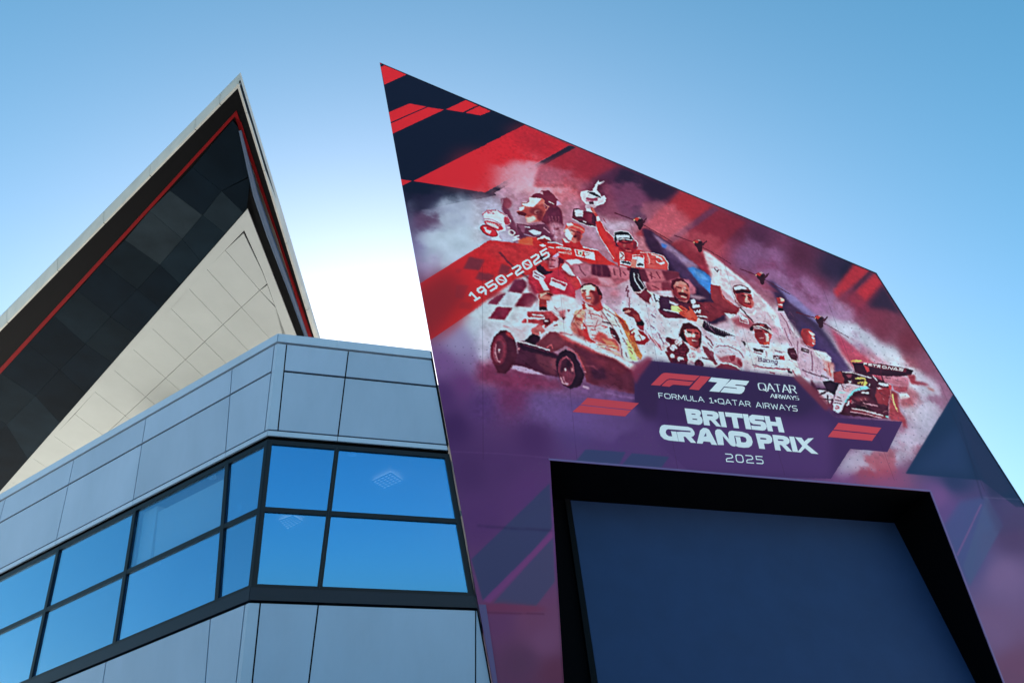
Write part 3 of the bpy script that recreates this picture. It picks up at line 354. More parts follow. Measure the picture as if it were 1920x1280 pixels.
    for x,y,r,k in ((400,520,45,0),(420,450,45,1),(570,490,55,0),(500,570,55,0),(640,560,60,1),(560,640,60,1),(480,690,35,0),(600,740,50,0),(640,660,70,1),(770,680,70,0),(760,810,60,0),(880,810,70,1),(640,800,60,1),(350,570,40,0),(690,600,50,1),(520,760,40,1)):
        c.e(x,y,r,r*.85,(212,212,230) if not k else (70,28,48),1,0,20,.3)
        for j in range(4): a=j*1.7+x; c.e(x+r*.5*np.cos(a),y+r*.45*np.sin(a),r*.28,r*.22,(170,120,150) if not k else (104,40,62),.7)
    c.p("720 540 840 590 900 550 880 620 830 620 760 600",(196,140,150))
    c.p("580 380 600 280 640 210 740 195 850 260 910 330 920 440 900 560 840 580 740 520 680 470 620 440",(72,28,46)); c.p("650 310 700 285 840 290 890 340 900 430 880 540 820 570 740 530 690 450 660 380",(158,66,72)); c.p("660 310 690 290 700 340 760 360 780 400 700 420 670 380",(226,200,200)); c.p("790 360 830 370 830 410 790 420 770 400",(222,190,186)); c.p("700 320 780 330 770 360 710 350",(74,26,36)); c.p("810 335 880 350 870 370 815 360",(74,26,36)); c.p("760 440 860 460 830 490 780 480",(110,34,40)); c.l("775 455 850 470",3.4,(236,226,226)); c.p("700 440 760 430 780 500 860 510 860 560 800 560 740 520",(160,60,62),.8,2); c.p("590 380 650 320 660 400 720 500 640 470",(44,22,36)); c.p("640 215 740 195 800 250 840 280 700 285 650 310",(64,26,42)); c.p("570 350 600 380 580 420",(90,40,60)); c.p("880 420 910 430 905 520 880 540",(56,24,38))
    # --- modern racing car (right)
    c.fr(1520,660,8)
    c.p("0 420 60 520 330 760 300 900 0 900",(52,36,78),.0); c.p("90 540 240 560 340 640 330 760 240 780 120 660",(190,176,206)); c.l("80 540 330 570",4,(40,30,54)); c.l("120 640 280 560",4.5,(40,30,54)); c.l("120 690 340 710",3.5,(40,30,54)); c.l("245 640 260 790",3.5,(40,30,54)); c.p("330 700 260 790 300 880 340 860",(80,50,86)); c.p("170 430 300 420 440 480 400 580 340 640 280 600 220 540",(36,30,52)); c.p("0 400 40 460 120 600 60 640 0 560",(60,36,66),.9,2)
    c.p("620 150 780 160 1050 170 1440 240 1530 270 1500 340 1290 370 1080 350 880 330 660 290 640 200",(44,28,48)); c.p("780 155 1060 175 1440 240 1420 300 1080 250 860 210",(84,32,54)); c.p("590 120 680 105 770 130 700 150 600 140",(206,160,80)); c.p("640 110 760 115 750 135 650 130",(226,190,90)); c.p("790 190 860 220 880 280 840 300",(190,50,64))
    c.p("1440 330 1560 340 1570 430 1700 450 1780 490 1720 500 1500 470",(128,54,76),1,3); c.l("1750 530 1840 570",5,(150,80,80),.9,3); c.p("1090 360 1420 360 1480 400 1450 540 1250 490 1100 430",(166,110,146),1,1.5); c.l("1040 260 1070 380 1090 440",3,(60,30,54)); 
    c.p("340 290 460 280 520 300 640 290 900 330 1060 420 1170 480 1160 900 1150 990 480 940 420 900 560 620 900 540 640 500 420 470 340 430",(56,34,56),1,0,.1); c.p("335 300 440 280 500 400 490 470 350 440",(124,54,68)); c.p("470 290 640 290 640 400 540 440 500 380",(44,28,46)); c.p("520 330 620 320 600 370 560 380",(120,70,96),.8,1); c.l("470 290 620 300 900 380",2.5,(200,190,205)); c.l("690 320 780 350 890 380",2.5,(190,180,200))
    c.p("660 390 740 360 820 390 850 450 840 500 780 510 720 460 660 430",(50,34,44)); c.p("655 390 740 362 810 385 830 420 780 400 680 400",(226,200,90)); c.p("800 410 850 450 830 490 780 510 790 450",(214,180,80)); c.l("700 460 780 440 760 480",3,(220,190,80)); c.l("560 430 600 440 570 460",3,(210,206,220)); c.l("880 470 870 500",3,W)
    c.p("930 340 1000 420 990 430 930 370",(200,190,205)); c.p("1010 450 1160 470 1170 500 1090 510 1020 480",(200,206,220)); c.p("1170 480 1220 500 1200 560 1160 540",(190,60,76)); c.p("990 520 1180 530 1190 620 1150 800 1000 760 960 640",(120,46,62),1,1); c.p("980 520 1090 540 1010 550",(190,160,180))
    c.p("420 480 560 460 700 490 860 500 760 540 620 570 520 740 460 880 400 910 330 860 340 700 380 560",(196,176,206),1,0,.06); c.p("330 740 480 760 440 890 400 910 335 860",(206,200,226)); c.p("880 540 830 500 720 520 640 560 560 640 500 750 530 750 600 650 650 590 760 560",(120,200,220)); c.l("420 590 470 610 520 590",4,(150,210,226)); c.l("390 660 450 690",2.4,(70,50,76)); c.l("360 710 460 725",2.4,(80,56,84)); c.l("350 750 450 770",2.4,(80,56,84)); c.e(390,825,40,28,(140,50,80),1,0,10,0,.22); c.l("390 802 392 826 360 840",1.4,(110,40,70)); c.l("392 826 420 838",1.4,(110,40,70)); c.p("480 560 560 530 620 540 560 600 500 580",(190,130,150),.7,1); c.l("460 480 490 560",2,(80,50,76))
    c.p("520 760 600 640 900 640 1000 760 1150 800 1170 940 600 900 480 900",(64,34,56),1,1,.25); c.p("640 680 800 660 880 700 700 740",(110,56,76),.8,2); c.p("660 780 840 800 860 860 700 860",(36,26,40),1,1.5); c.p("560 720 610 700 600 760",(176,44,72)); c.l("760 600 860 605",5,(206,206,220)); c.l("770 760 900 780 1000 800",3,(160,120,150)); c.l("530 790 570 730 560 780",4,(210,200,220))
    c.p("600 840 760 870 960 900 1160 960 1150 990 1060 990 600 890",(104,50,70)); c.l("610 835 800 870 900 890 1080 950",3,(226,200,214)); c.l("590 890 760 910 1060 980",2.5,(190,150,176)); c.p("830 880 980 900 960 930 840 900",(210,170,190)); c.p("1120 945 1170 955 1160 980 1125 970",(130,210,215)); c.p("1160 830 1220 800 1240 870 1180 870",(200,170,190)); 
    c.p("1200 560 1300 620 1330 900 1370 1020 1180 980 1170 800",(136,58,72),1,2,.2); c.l("1220 620 1240 730 1300 890",3.4,(220,190,110)); c.l("1190 580 1200 680 1280 860",2,(190,120,110)); c.p("1230 500 1450 520 1440 580 1320 600 1240 560",(140,70,96),1,1,.2); c.p("1320 620 1440 610 1480 660 1440 700 1340 700",(206,222,236),1,1); c.p("1300 700 1560 660 1560 800 1340 820",(150,90,116),.8,6,.2)
    c.p("1180 900 1330 880 1420 1000 1440 1120 1380 1130 1370 1040 1190 1010",(150,62,84),1,3,.15)
    # soften the cut edges of the figures so they read as a photographic print
    def organic(x0,y0,x1,y1,amp,sc,tex,seed):
        q=c.M(np.array([[x0,y0],[x1,y0],[x1,y1],[x0,y1]],float)); a0=np.maximum(q.min(0).astype(int),0); a1=np.minimum(q.max(0).astype(int),[c.w-1,c.h-1]); X0,Y0=a0; w,h=a1-a0
        dx=(c.fbm(w,h,sc*c.k,seed,3)-.5)*2*amp*c.k; dy=(c.fbm(w,h,sc*c.k,seed+1,3)-.5)*2*amp*c.k
        gy,gx=np.mgrid[0:h,0:w]; R=c.im[Y0:Y0+h,X0:X0+w]; S_=R[np.clip(gy+dy,0,h-1).astype(int),np.clip(gx+dx,0,w-1).astype(int)]
        nz=(c.fbm(w,h,5*c.k,seed+2,4)-.5)*2; L=S_.mean(2,keepdims=True)/255; g=1+nz[...,None]*tex*(.35+1.3*(1-np.abs(2*L-1)))
        m=np.zeros((h,w),np.float32); e=int(8*c.k); m[e:-e,e:-e]=1; m=c.blur(m,8*c.k)[...,None]
        R+=(np.clip(S_*g,0,255)-R)*m
    def develop(poly,duo,us,folds):           # print-like tone: part duotone, crisp local contrast, cloth folds
        r=c.mask([np.array(poly,float).reshape(-1,2)],10*c.k); m,X0,Y0=r; m=c.blur(m,10*c.k)[...,None]; h,w=m.shape[:2]; R=c.im[Y0:Y0+h,X0:X0+w]; S_=R.copy(); bl=np.clip((R[...,2]-R[...,0]*.9-R[...,1]*.25)/70,0,1)[...,None]
        L=S_@np.array([.35,.45,.20],np.float32)
        n=(c.fbm(w,h,13*c.k,811,4)-.5)*2; S_*=(1+.16*n)[...,None]
        L=S_@np.array([.35,.45,.20],np.float32)
        D=np.stack([np.interp(L,[0,40,80,120,170,235],q) for q in ([18,74,140,190,206,214],[14,26,54,104,176,230],[28,44,66,106,190,244])],-1); S_+=(D-S_)*duo*(1-bl)
        S_=np.stack([c.blur(np.pad(S_[...,i],4,mode='edge'),1.0*c.k)[4:-4,4:-4] for i in (0,1,2)],-1)
        for rad,k in us:
            B=np.stack([c.blur(np.pad(S_[...,i],4,mode='edge'),rad*c.k)[4:-4,4:-4] for i in (0,1,2)],-1); S_+=(S_-B)*k
        R+=(np.clip(S_,8,246)-R)*m
    c.fr(0,0,1)
    for x,y,a_,b_,al in ((1118,558,5,13,.5),(1264,548,6,14,.5),(1280,556,13,10,.3),(1306,641,7,12,.5),(1174,462,14,9,.4),(1084,441,6,11,.5),(1004,396,12,7,.5),(1012,404,8,8,.4),(1387,562,7,14,.5),(1424,628,8,10,.35),(1507,632,8,15,.4),(1030,488,6,12,.5),(1290,628,6,6,.0)): c.e(x,y,a_,b_,(70,22,40),al,3)
    for x,y,r_ in ((1101,551,2.2),(1283,540,2.2),(1299,628,2.4),(1169,449,1.6),(1070,436,2),(1399,560,2),(1437,628,2)): c.e(x,y,r_,r_*1.8,(232,206,206),.6,1.5)
    rg=np.random.RandomState(4)
    def folds(poly,ang,n_,col=(136,108,150),ln=(7,16),sp=.35,a=.55):
        P=np.array(poly,float).reshape(-1,2); lo,hi=P.min(0),P.max(0)
        def ins(x,y):
            r=False
            for (x1,y1),(x2,y2) in zip(P,np.roll(P,-1,0)):
                if (y1>y)!=(y2>y) and x<(x2-x1)*(y-y1)/(y2-y1)+x1: r=not r
            return r
        k=0
        while k<n_:
            x,y=lo+(hi-lo)*rg.rand(2)
            if not ins(x,y): k+=.2; continue
            t=np.radians(ang)+rg.randn()*sp; L_=rg.uniform(*ln)/2; q=[]
            for s_ in (-1,-.3,.4,1): q+=[x+np.cos(t)*L_*s_-np.sin(t)*rg.randn()*1.2,y+np.sin(t)*L_*s_+np.cos(t)*rg.randn()*1.2]
            c.l(q,rg.uniform(.8,1.7),np.array(col)*rg.uniform(.7,1.25),a*rg.uniform(.5,1.1),.35,.4); k+=1
    c.fr(0,0,1)
    folds([1212,578,1236,578,1250,640,1246,660,1210,630],70,26); folds([1400,652,1490,655,1500,700,1400,695],8,22,(150,118,150)); folds([1494,640,1530,655,1560,690,1555,712,1500,700],75,30,(124,96,140))
    folds([1372,590,1450,588,1470,630,1400,640],75,24,(134,100,140)); folds([1096,585,1130,585,1160,640,1168,668,1120,655],20,34,(170,90,104)); folds([1290,600,1330,600,1350,660,1310,690,1288,650],60,14)
    folds([1344,635,1380,635,1396,680,1360,690,1340,670],20,18,(120,90,120),(4,9)); folds([1470,590,1486,590,1500,650,1490,655],70,14,(110,84,124)); folds([990,530,1060,500,1090,540,1070,552,1000,550],40,18,(110,24,50)); folds([1010,455,1150,470,1150,490,1060,480],15,16,(128,20,30)); folds([1125,400,1160,470,1180,480,1150,440],60,8,(120,24,40))
    folds([1165,475,1250,480,1250,500,1170,500],10,16,(120,24,40),(5,10)); folds([1240,565,1340,570,1340,600,1250,595],10,14,(40,20,36)); folds([1075,590,1095,585,1100,640,1080,640],60,16,(120,50,60)); folds([1165,600,1200,660,1205,680,1180,670],65,26,(120,70,50),(4,9)); folds([1000,560,1040,565,1060,600,1010,605],20,14,(120,60,90))
    folds([930,625,1000,655,1060,665,1130,690,1190,720,1120,730,1000,690,930,690],22,34,(40,20,40),(10,26),.15,.5); folds([1580,690,1690,700,1670,780,1590,775],15,30,(30,18,34),(6,18),.3,.6); folds([1590,700,1680,720,1665,780,1600,770],20,16,(200,170,190),(4,12),.3,.5)
    folds([1310,655,1345,660,1345,690,1300,690],60,10); folds([1255,640,1290,650,1300,680,1270,690],30,16,(60,24,44),(3,7),1.5)
    organic(880,335,1770,800,1.1,5,.06,900)
    develop([885,360,1060,340,1140,335,1160,400,1330,480,1480,560,1570,660,1720,670,1720,790,1560,790,1480,715,1210,690,1190,760,900,720,900,600,980,520,885,450],.26,((2.8,.60),(8,.25)),0)
    organic(880,335,1770,800,.6,2.4,.05,950)
    c.fr(1360,580,8)
    for a,b in (("500 715 495 775",0),("500 718 540 722 540 742 502 745 545 752 545 775 497 776",0),("565 742 600 748 598 788 565 782 565 765 598 768",0),("650 757 620 752 615 785 645 792",0),("665 758 662 795",0),("685 798 690 765 720 770 715 805",0),("780 778 745 775 740 808 775 812 782 780 775 828 740 826",0)): c.l(a,2.6,(84,60,96))
    c.fr(1520,660,8)
    for i,t in enumerate(("800 185 800 160 840 165 840 178 805 175","870 195 920 203 870 195 872 172 915 178 870 184 910 190","930 182 990 192 960 187 955 218","1000 225 1010 192 1045 200 1040 212 1005 208 1040 232","1080 205 1130 215 1135 240 1090 240 1075 220 1085 205","1160 250 1175 215 1215 260 1235 225","1240 262 1275 228 1300 270 1250 255","1390 250 1330 240 1340 258 1385 265 1375 280 1320 270")): c.l(t,2.6,(214,206,222))
    c.fr(1160,470,8); c.l("1130 900 1150 930 1180 890 1190 925 1220 885 1215 930",2.5,W)
    c.fr(1000,400,8); c.l("1320 720 1350 745 1380 720 1400 745 1430 725",2.6,K); c.l("1560 780 1590 755 1630 780",3,K)
    # --- dark title panel
    c.fr(0,0,1)
    c.p("1170 692 1214 674 1300 684 1486 706 1532 758 1560 785 1692 790 1663 846 1594 840 1556 898 1450 900 1190 880 1020 860 1150 720",(56,40,88),.0)
    c.p("1214 675 1488 706 1562 780 1570 783 1692 790 1664 847 1594 841 1558 897 1300 890 1190 790 1190 700",(60,42,92),1,0)
    c.p("1214 675 1488 706 1540 760 1500 780 1200 740 1195 700",(50,38,80),1,9); c.p("1190 700 1214 675 1240 690 1230 790 1190 800",(54,38,80),.9,4)
    c.p("1200 800 1560 790 1560 897 1300 890 1180 880",(76,54,112),.85,14); c.p("1170 810 1230 780 1240 860 1160 870",(80,58,116),.9,12)
    c.smoke("1020 760 1180 745 1210 790 1150 830 1030 800",(106,82,148),.6,10,50,.3,.6); c.p("1180 690 1215 668 1225 672 1200 705 1192 720",(128,50,80),.8,3)
    c.p("1486 706 1500 702 1560 760 1548 770",(110,50,72),.85,3)
    # lower wall: slate parallelograms
    for t,a in (("1098 842 1173 847 1160 872 1078 866",.9),("1185 849 1255 856 1240 876 1166 871",.9)): c.p(t,(52,66,108),a,.6)
    c.p("1031 905 1035 990 925 1120 905 1125 884 1048",(56,64,104),.95,1); c.p("1037 1005 1040 1090 1005 1135 925 1130",(68,70,108),.95,1); c.p("1031 1000 1036 985 1036 1008 918 1130 905 1125",(112,62,122),.9,.8)
    c.p("1788 737 1935 950 1905 950 1840 900 1698 887",(26,48,84),1,.6); c.p("1792 745 1900 920 1860 940 1800 800",(34,48,84),.8,10); c.p("1698 887 1800 800 1820 890",(38,60,104),.7,16)
    c.p("1800 940 1850 930 1880 980 1840 1000 1815 1098 1770 985",(62,78,132),.85,5); c.p("1850 930 1880 985 1818 1098 1806 1060",(66,84,130),.8,2); c.l("1840 945 1795 1040",3,(110,84,140),.8,1)
    c.p("1845 935 1920 945 1935 990 1870 1000",(60,60,104),.6,8)
    # creases in the wrap, their light and shade drawn into the print colour
    c.l("895 985 960 990 1035 994",2.2,(44,36,76),.8,1.5); c.l("846 846 940 850 1030 858",1.5,(100,70,128),.5,1); c.p("905 1132 940 1128 1005 1135 1030 1142 990 1148 910 1148",(112,52,82),.6,4); c.l("908 1147 960 1149 1020 1150",1.6,(70,34,60),.7,1)
    c.l("1845 932 1915 936",1.5,(90,90,130),.5,1); c.l("1800 790 1842 935",2,(22,36,66),.5,2)
    for x,y0,y1 in ((905,500,860),(1060,380,860),(1225,420,880),(1400,470,890),(1580,540,900),(1730,720,920)):   # seams between the printed drops
        c.l([x+(x-896)/(y0+1291)*(y0-640),y0,x+(x-896)/(y0+1291)*(y1-640),y1],1.1,(40,24,50),.22,.4)
    # perforation dots of the mesh banner
    q=[(825+i*14.8+(j%2)*3-j*.4,640+j*14.4+(i-14)*1.62) for i in range(62) for j in range(-6,18)]
    for x,y in q:
        r=c.M(np.array([[x,y]]))[0]; ix,iy=int(r[0]),int(r[1])
        if 0<=ix<c.w and 0<=iy<c.h:
            B=c.im[iy,ix]; L=B.sum()/3
            if (L>118 and (y>560 or x>1200) and x>1090) or (x>820 and x<1090 and y>640 and L>85) or (y>690 and L>80):
                c.e(x,y,1.25,1.1,(80,72,110),.5)
# ---------------- helpers ----------------
CO = np.array([0, 0, CAMH])
def ray(x, y):
    d = fw*FPX+rt*(x-960)+up*(640-y); return d/np.linalg.norm(d)
class Frame:                                   # a tilted plane: U along it, V up it, W out of it
    def __init__(s, P, U, V):
        s.P, s.U, s.V = np.array(P, float), np.array(U, float), np.array(V, float)
        s.W = np.cross(s.U, s.V)
        if s.W[1] > 0: s.W = -s.W
    def pt(s, u, v, w=0): return s.P+s.U*u+s.V*v+s.W*w
    def pick(s, x, y, w=0):                    # traced point -> (u, v) on the plane at height w
        d = ray(x, y); P = s.P+s.W*w; t = ((P-CO)@s.W)/(d@s.W); q = CO+d*t-s.P; return q@s.U, q@s.V
    def hom(s, w=0):                           # 3x3: traced point -> (u, v, 1)
        K = np.array([[rt[i]*1., -up[i], fw[i]*FPX-rt[i]*960+up[i]*640] for i in range(3)])
        P = s.P+s.W*w-CO; c0 = P@s.W
        return np.array([(s.U*c0-s.W*((s.P-CO)@s.U))@K, (s.V*c0-s.W*((s.P-CO)@s.V))@K, s.W@K])
def mesh(name, vs, fs, m, parent=None, smooth=False):
    me = bpy.data.meshes.new(name); me.from_pydata([tuple(map(float, v)) for v in vs], [], fs); me.materials.append(m)
    bm = bmesh.new(); bm.from_mesh(me); bmesh.ops.recalc_face_normals(bm, faces=bm.faces); bm.to_mesh(me); bm.free()
    if smooth: me.polygons.foreach_set('use_smooth', [True]*len(me.polygons))
    o = bpy.data.objects.new(name, me); COL.objects.link(o)
    if parent: o.parent = parent
    return o
class MB:                                      # several prisms joined into one mesh
    def __init__(s): s.v, s.f = [], []
    def prism(s, F, poly, w0, w1):
        n = len(poly); b = len(s.v)
        s.v += [F.pt(u, v, w1) for u, v in poly]+[F.pt(u, v, w0) for u, v in poly]
        s.f += [tuple(range(b, b+n)), tuple(range(b+2*n-1, b+n-1, -1))]+[(b+i, b+n+i, b+n+(i+1) % n, b+(i+1) % n) for i in range(n)]; return s
    def hexa(s, a, b_):                        # loft between two point rings
        n = len(a); b = len(s.v); s.v += list(a)+list(b_)
        s.f += [tuple(range(b, b+n)), tuple(range(b+2*n-1, b+n-1, -1))]+[(b+i, b+n+i, b+n+(i+1) % n, b+(i+1) % n) for i in range(n)]; return s
    def build(s, name, m, parent=None, smooth=False): return mesh(name, s.v, s.f, m, parent, smooth)
def prism(name, F, poly, w0, w1, m, parent=None): return MB().prism(F, poly, w0, w1).build(name, m, parent)
def thing(name, label, cat, loc, group=None):
    o = bpy.data.objects.new(name, None); COL.objects.link(o); o.empty_display_size = .5
    o['label'] = label; o['category'] = cat
    if group: o['group'] = group
    return o
def settle(t, loc):                            # put the thing's origin at its base without moving its parts
    M_ = Matrix.Translation(Vector(loc)); t.matrix_world = M_
    for ch in t.children: ch.matrix_parent_inverse = M_.inverted()
def mat(name, col, rough=.5, metal=0, spec=.5, var=.0, vscale=2., bump=0., bscale=3., coat=0, streak=0, rvar=0):
    m = bpy.data.materials.new(name); m.use_nodes = True; N = m.node_tree.nodes; Lk = m.node_tree.links; b = N['Principled BSDF']
    b.inputs['Base Color'].default_value = (*col, 1); b.inputs['Roughness'].default_value = rough; b.inputs['Metallic'].default_value = metal
    b.inputs['Specular IOR Level'].default_value = spec; b.inputs['Coat Weight'].default_value = coat
    tc = N.new('ShaderNodeTexCoord'); oi = N.new('ShaderNodeObjectInfo')
    if var or streak:
        mp = N.new('ShaderNodeMapping'); Lk.new(tc.outputs['Object'], mp.inputs[0]); mp.inputs['Scale'].default_value = (1, 1, .35 if streak else 1)
        n = N.new('ShaderNodeTexNoise'); n.inputs['Scale'].default_value = vscale; n.inputs['Detail'].default_value = 7; n.inputs['Roughness'].default_value = .6; Lk.new(mp.outputs[0], n.inputs['Vector'])
        r = N.new('ShaderNodeMapRange'); r.inputs[1].default_value = .3; r.inputs[2].default_value = .7; r.inputs[3].default_value = 1-var; r.inputs[4].default_value = 1+var; Lk.new(n.outputs[0], r.inputs[0])
        r2 = N.new('ShaderNodeMapRange'); r2.inputs[3].default_value = 1-var*.6; r2.inputs[4].default_value = 1+var*.6; Lk.new(oi.outputs['Random'], r2.inputs[0])
        mm = N.new('ShaderNodeMath'); mm.operation = 'MULTIPLY'; Lk.new(r.outputs[0], mm.inputs[0]); Lk.new(r2.outputs[0], mm.inputs[1])
        mx = N.new('ShaderNodeMix'); mx.data_type = 'RGBA'; mx.blend_type = 'MULTIPLY'; mx.inputs[0].default_value = 1; mx.inputs[6].default_value = (*col, 1); Lk.new(mm.outputs[0], mx.inputs[7]); Lk.new(mx.outputs[2], b.inputs['Base Color'])
        if rvar:
            r3 = N.new('ShaderNodeMapRange'); r3.inputs[1].default_value = .3; r3.inputs[2].default_value = .7; r3.inputs[3].default_value = rough-rvar; r3.inputs[4].default_value = rough+rvar; Lk.new(n.outputs[0], r3.inputs[0]); Lk.new(r3.outputs[0], b.inputs['Roughness'])
    if bump:
        n2 = N.new('ShaderNodeTexNoise'); n2.inputs['Scale'].default_value = bscale; n2.inputs['Detail'].default_value = 4; Lk.new(tc.outputs['Object'], n2.inputs['Vector'])
        bp = N.new('ShaderNodeBump'); bp.inputs['Strength'].default_value = bump; bp.inputs['Distance'].default_value = .05; Lk.new(n2.outputs[0], bp.inputs['Height']); Lk.new(bp.outputs[0], b.inputs['Normal'])
    return m
M_clad = mat('grey_cladding', (.295, .375, .49), .42, 0, .5, .085, .9, .10, .7, streak=1, rvar=.05)
M_cap = mat('pale_cap', (.37, .46, .57), .4, 0, .5, .05, 1.2, .05, 1, streak=1)
M_corner = mat('corner_metal', (.335, .42, .53), .38, 0, .5, .04, 1.)
M_frame = mat('dark_frame', (.004, .006, .011), .4, 0, .22, .15, 3)
M_sill = mat('navy_sill', (.007, .012, .024), .4, 0, .25, .1, 2)
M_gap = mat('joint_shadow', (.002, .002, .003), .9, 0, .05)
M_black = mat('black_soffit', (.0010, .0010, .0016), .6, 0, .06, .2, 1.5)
M_slate = mat('slate_soffit', (.0045, .0085, .0125), .5, 0, .10, .45, .5, .05, 2)
M_slates = [mat('slate_%s' % n, c, .5, 0, .02, .3, .6, .05, 2) for n, c in (('dark', (.0026, .0066, .0112)), ('mid', (.0056, .0118, .0175)), ('pale', (.0115, .0200, .0270)), ('smeared', (.0150, .0230, .0290)))]
M_red = mat('red_strip', (.15, .0012, .003), .5, 0, .06, .1, 1)
M_cream = mat('cream_soffit', (.36, .375, .355), .55, 0, .4, .045, .5, .04, 1.5)
M_fascia = mat('fascia_metal', (.40, .39, .345), .45, 0, .4, .10, 1.2)
M_gutter = mat('sky_tinted_gutter', (.02, .05, .105), .4, 0, .5, .12, 2)  # reflected sky put into the base colour as flat blue-grey
M_shut = mat('navy_door', (.0145, .039, .112), .6, 0, .25, .08, 1.4, .03, 1)
M_ceil = mat('office_ceiling', (.5, .5, .5), .8)
M_wallin = mat('office_wall', (.6, .62, .62), .8)
M_conc = mat('forecourt_paving', (.45, .44, .41), .85, 0, .3, .12, .3)
M_side = mat('wall_side', (.14, .08, .2), .5)
M_letter = mat('white_vinyl', (.88, .88, .86), .5, 0, .15)
M_redvinyl = mat('red_vinyl', (.76, .065, .085), .5, 0, .1)
M_conduit = mat('seal_strip', (.004, .005, .008), .6, 0, .1)
def glass(nm='reflective_glass', fa=.56, fb=.66):
    m = bpy.data.materials.new(nm); m.use_nodes = True; N = m.node_tree.nodes; Lk = m.node_tree.links; N.remove(N['Principled BSDF'])
    tr = N.new('ShaderNodeBsdfTransparent'); tr.inputs[0].default_value = (.80, .93, 1, 1)
    gl = N.new('ShaderNodeBsdfGlossy'); gl.inputs[0].default_value = (.125, .25, .50, 1); gl.inputs['Roughness'].default_value = 0
    mx = N.new('ShaderNodeMixShader')
    lw = N.new('ShaderNodeLayerWeight'); lw.inputs[0].default_value = .5; mr = N.new('ShaderNodeMapRange'); mr.inputs[1].default_value = .05; mr.inputs[2].default_value = .50; mr.inputs[3].default_value = fa; mr.inputs[4].default_value = fb; Lk.new(lw.outputs['Facing'], mr.inputs[0]); mc = N.new('ShaderNodeMix'); mc.data_type = 'RGBA'; mc.inputs[6].default_value = (.098, .285, .50, 1); mc.inputs[7].default_value = (.27, .50, .72, 1); m2 = N.new('ShaderNodeMapRange'); m2.inputs[1].default_value = .08; m2.inputs[2].default_value = .6; Lk.new(lw.outputs['Facing'], m2.inputs[0]); Lk.new(m2.outputs[0], mc.inputs[0]); mc.inputs[7].default_value = (.25, .45, .65, 1); m2.inputs[2].default_value = .45
    md = N.new('ShaderNodeMix'); md.data_type = 'RGBA'; md.inputs[7].default_value = (.44, .66, .82, 1); m3 = N.new('ShaderNodeMapRange'); m3.inputs[1].default_value = .44; m3.inputs[2].default_value = .62; Lk.new(lw.outputs['Facing'], m3.inputs[0]); Lk.new(m3.outputs[0], md.inputs[0]); Lk.new(mc.outputs[2], md.inputs[6])
    ob = N.new('ShaderNodeObjectInfo'); m4 = N.new('ShaderNodeMapRange'); m4.inputs[3].default_value = .90; m4.inputs[4].default_value = 1.14; Lk.new(ob.outputs['Random'], m4.inputs[0]); me_ = N.new('ShaderNodeMix'); me_.data_type = 'RGBA'; me_.blend_type = 'MULTIPLY'; me_.inputs[0].default_value = 1; Lk.new(md.outputs[2], me_.inputs[6]); Lk.new(m4.outputs[0], me_.inputs[7]); Lk.new(me_.outputs[2], gl.inputs[0]); Lk.new(mr.outputs[0], mx.inputs[0])
    tc = N.new('ShaderNodeTexCoord'); n2 = N.new('ShaderNodeTexNoise'); n2.inputs['Scale'].default_value = .35; n2.inputs['Detail'].default_value = 1; Lk.new(tc.outputs['Object'], n2.inputs['Vector'])
    bp = N.new('ShaderNodeBump'); bp.inputs['Strength'].default_value = .12; bp.inputs['Distance'].default_value = .05; Lk.new(n2.outputs[0], bp.inputs['Height']); Lk.new(bp.outputs[0], gl.inputs['Normal'])
    Lk.new(tr.outputs[0], mx.inputs[1]); Lk.new(gl.outputs[0], mx.inputs[2]); Lk.new(mx.outputs[0], N['Material Output'].inputs[0]); return m
M_glass = glass(); M_clear = glass('clearer_glass', .30, .34)  # clearer copy lets the added pale sheet brighten its pane
def emit(name, col, s):
    m = bpy.data.materials.new(name); m.use_nodes = True; b = m.node_tree.nodes['Principled BSDF']; b.inputs['Base Color'].default_value = (.8, .8, .8, 1); b.inputs['Emission Color'].default_value = (*col, 1); b.inputs['Emission Strength'].default_value = s; return m
M_matt = mat('matt_white', (.80, .84, .80), .8)
M_lamp = emit('lamp_diffuser', (1, .98, .92), .23)
# ---------------- setting: ground ----------------
g = mesh('ground', [(-1500, -1500, 0), (1500, -1500, 0), (1500, 1500, 0), (-1500, 1500, 0)], [(0, 1, 2, 3)], M_conc); g['kind'] = 'structure'
# ---------------- the two leaning facades ----------------
P0 = np.array([-5.29887763, 11.57298193, 9.4146045+CAMH])
Fd = np.array([.95381481, .30039526, 0]); Ld = np.array([-.88153886, .47211147, 0])
jF = np.array([.05566925, -.17676097, .98267822]); jL = np.array([-.08333394, -.1556033, .98429826]); cd = np.array([-.00658221, -.19595383, .98059103])
FF = Frame(P0, Fd, jF); FL = Frame(P0, Ld, jL)
kF = (cd@Fd)/(cd@jF); kL = (cd@Ld)/(cd@jL)
VG = -(P0[2])/jF[2]; VGL = -(P0[2])/jL[2]                     # v of the ground on each plane
WM = .06                                                       # the printed wall stands proud of the offices
aL = FF.pick(712, 118, WM); bL = FF.pick(923.6, 1280, WM)
def edgeF(v): return aL[0]+(bL[0]-aL[0])*(v-aL[1])/(bL[1]-aL[1])
EG = .035                                                      # joint along the printed wall
off = thing('office_building', 'grey panelled office block with a band of blue mirror windows, left of the printed wall', 'building', (0, 0, 0))
GH, GV = .027, .014                                            # half joints
rows_up = [(1.64, 2.375), (.16, 1.64)]
uF = 1.43; uL = [1.25, 4.26, 7.08, 10.05, 13.05, 16.05]
CF, CL = .20, .10                                              # corner panel widths
def cF(v): return kF*v
def cL(v): return kL*v
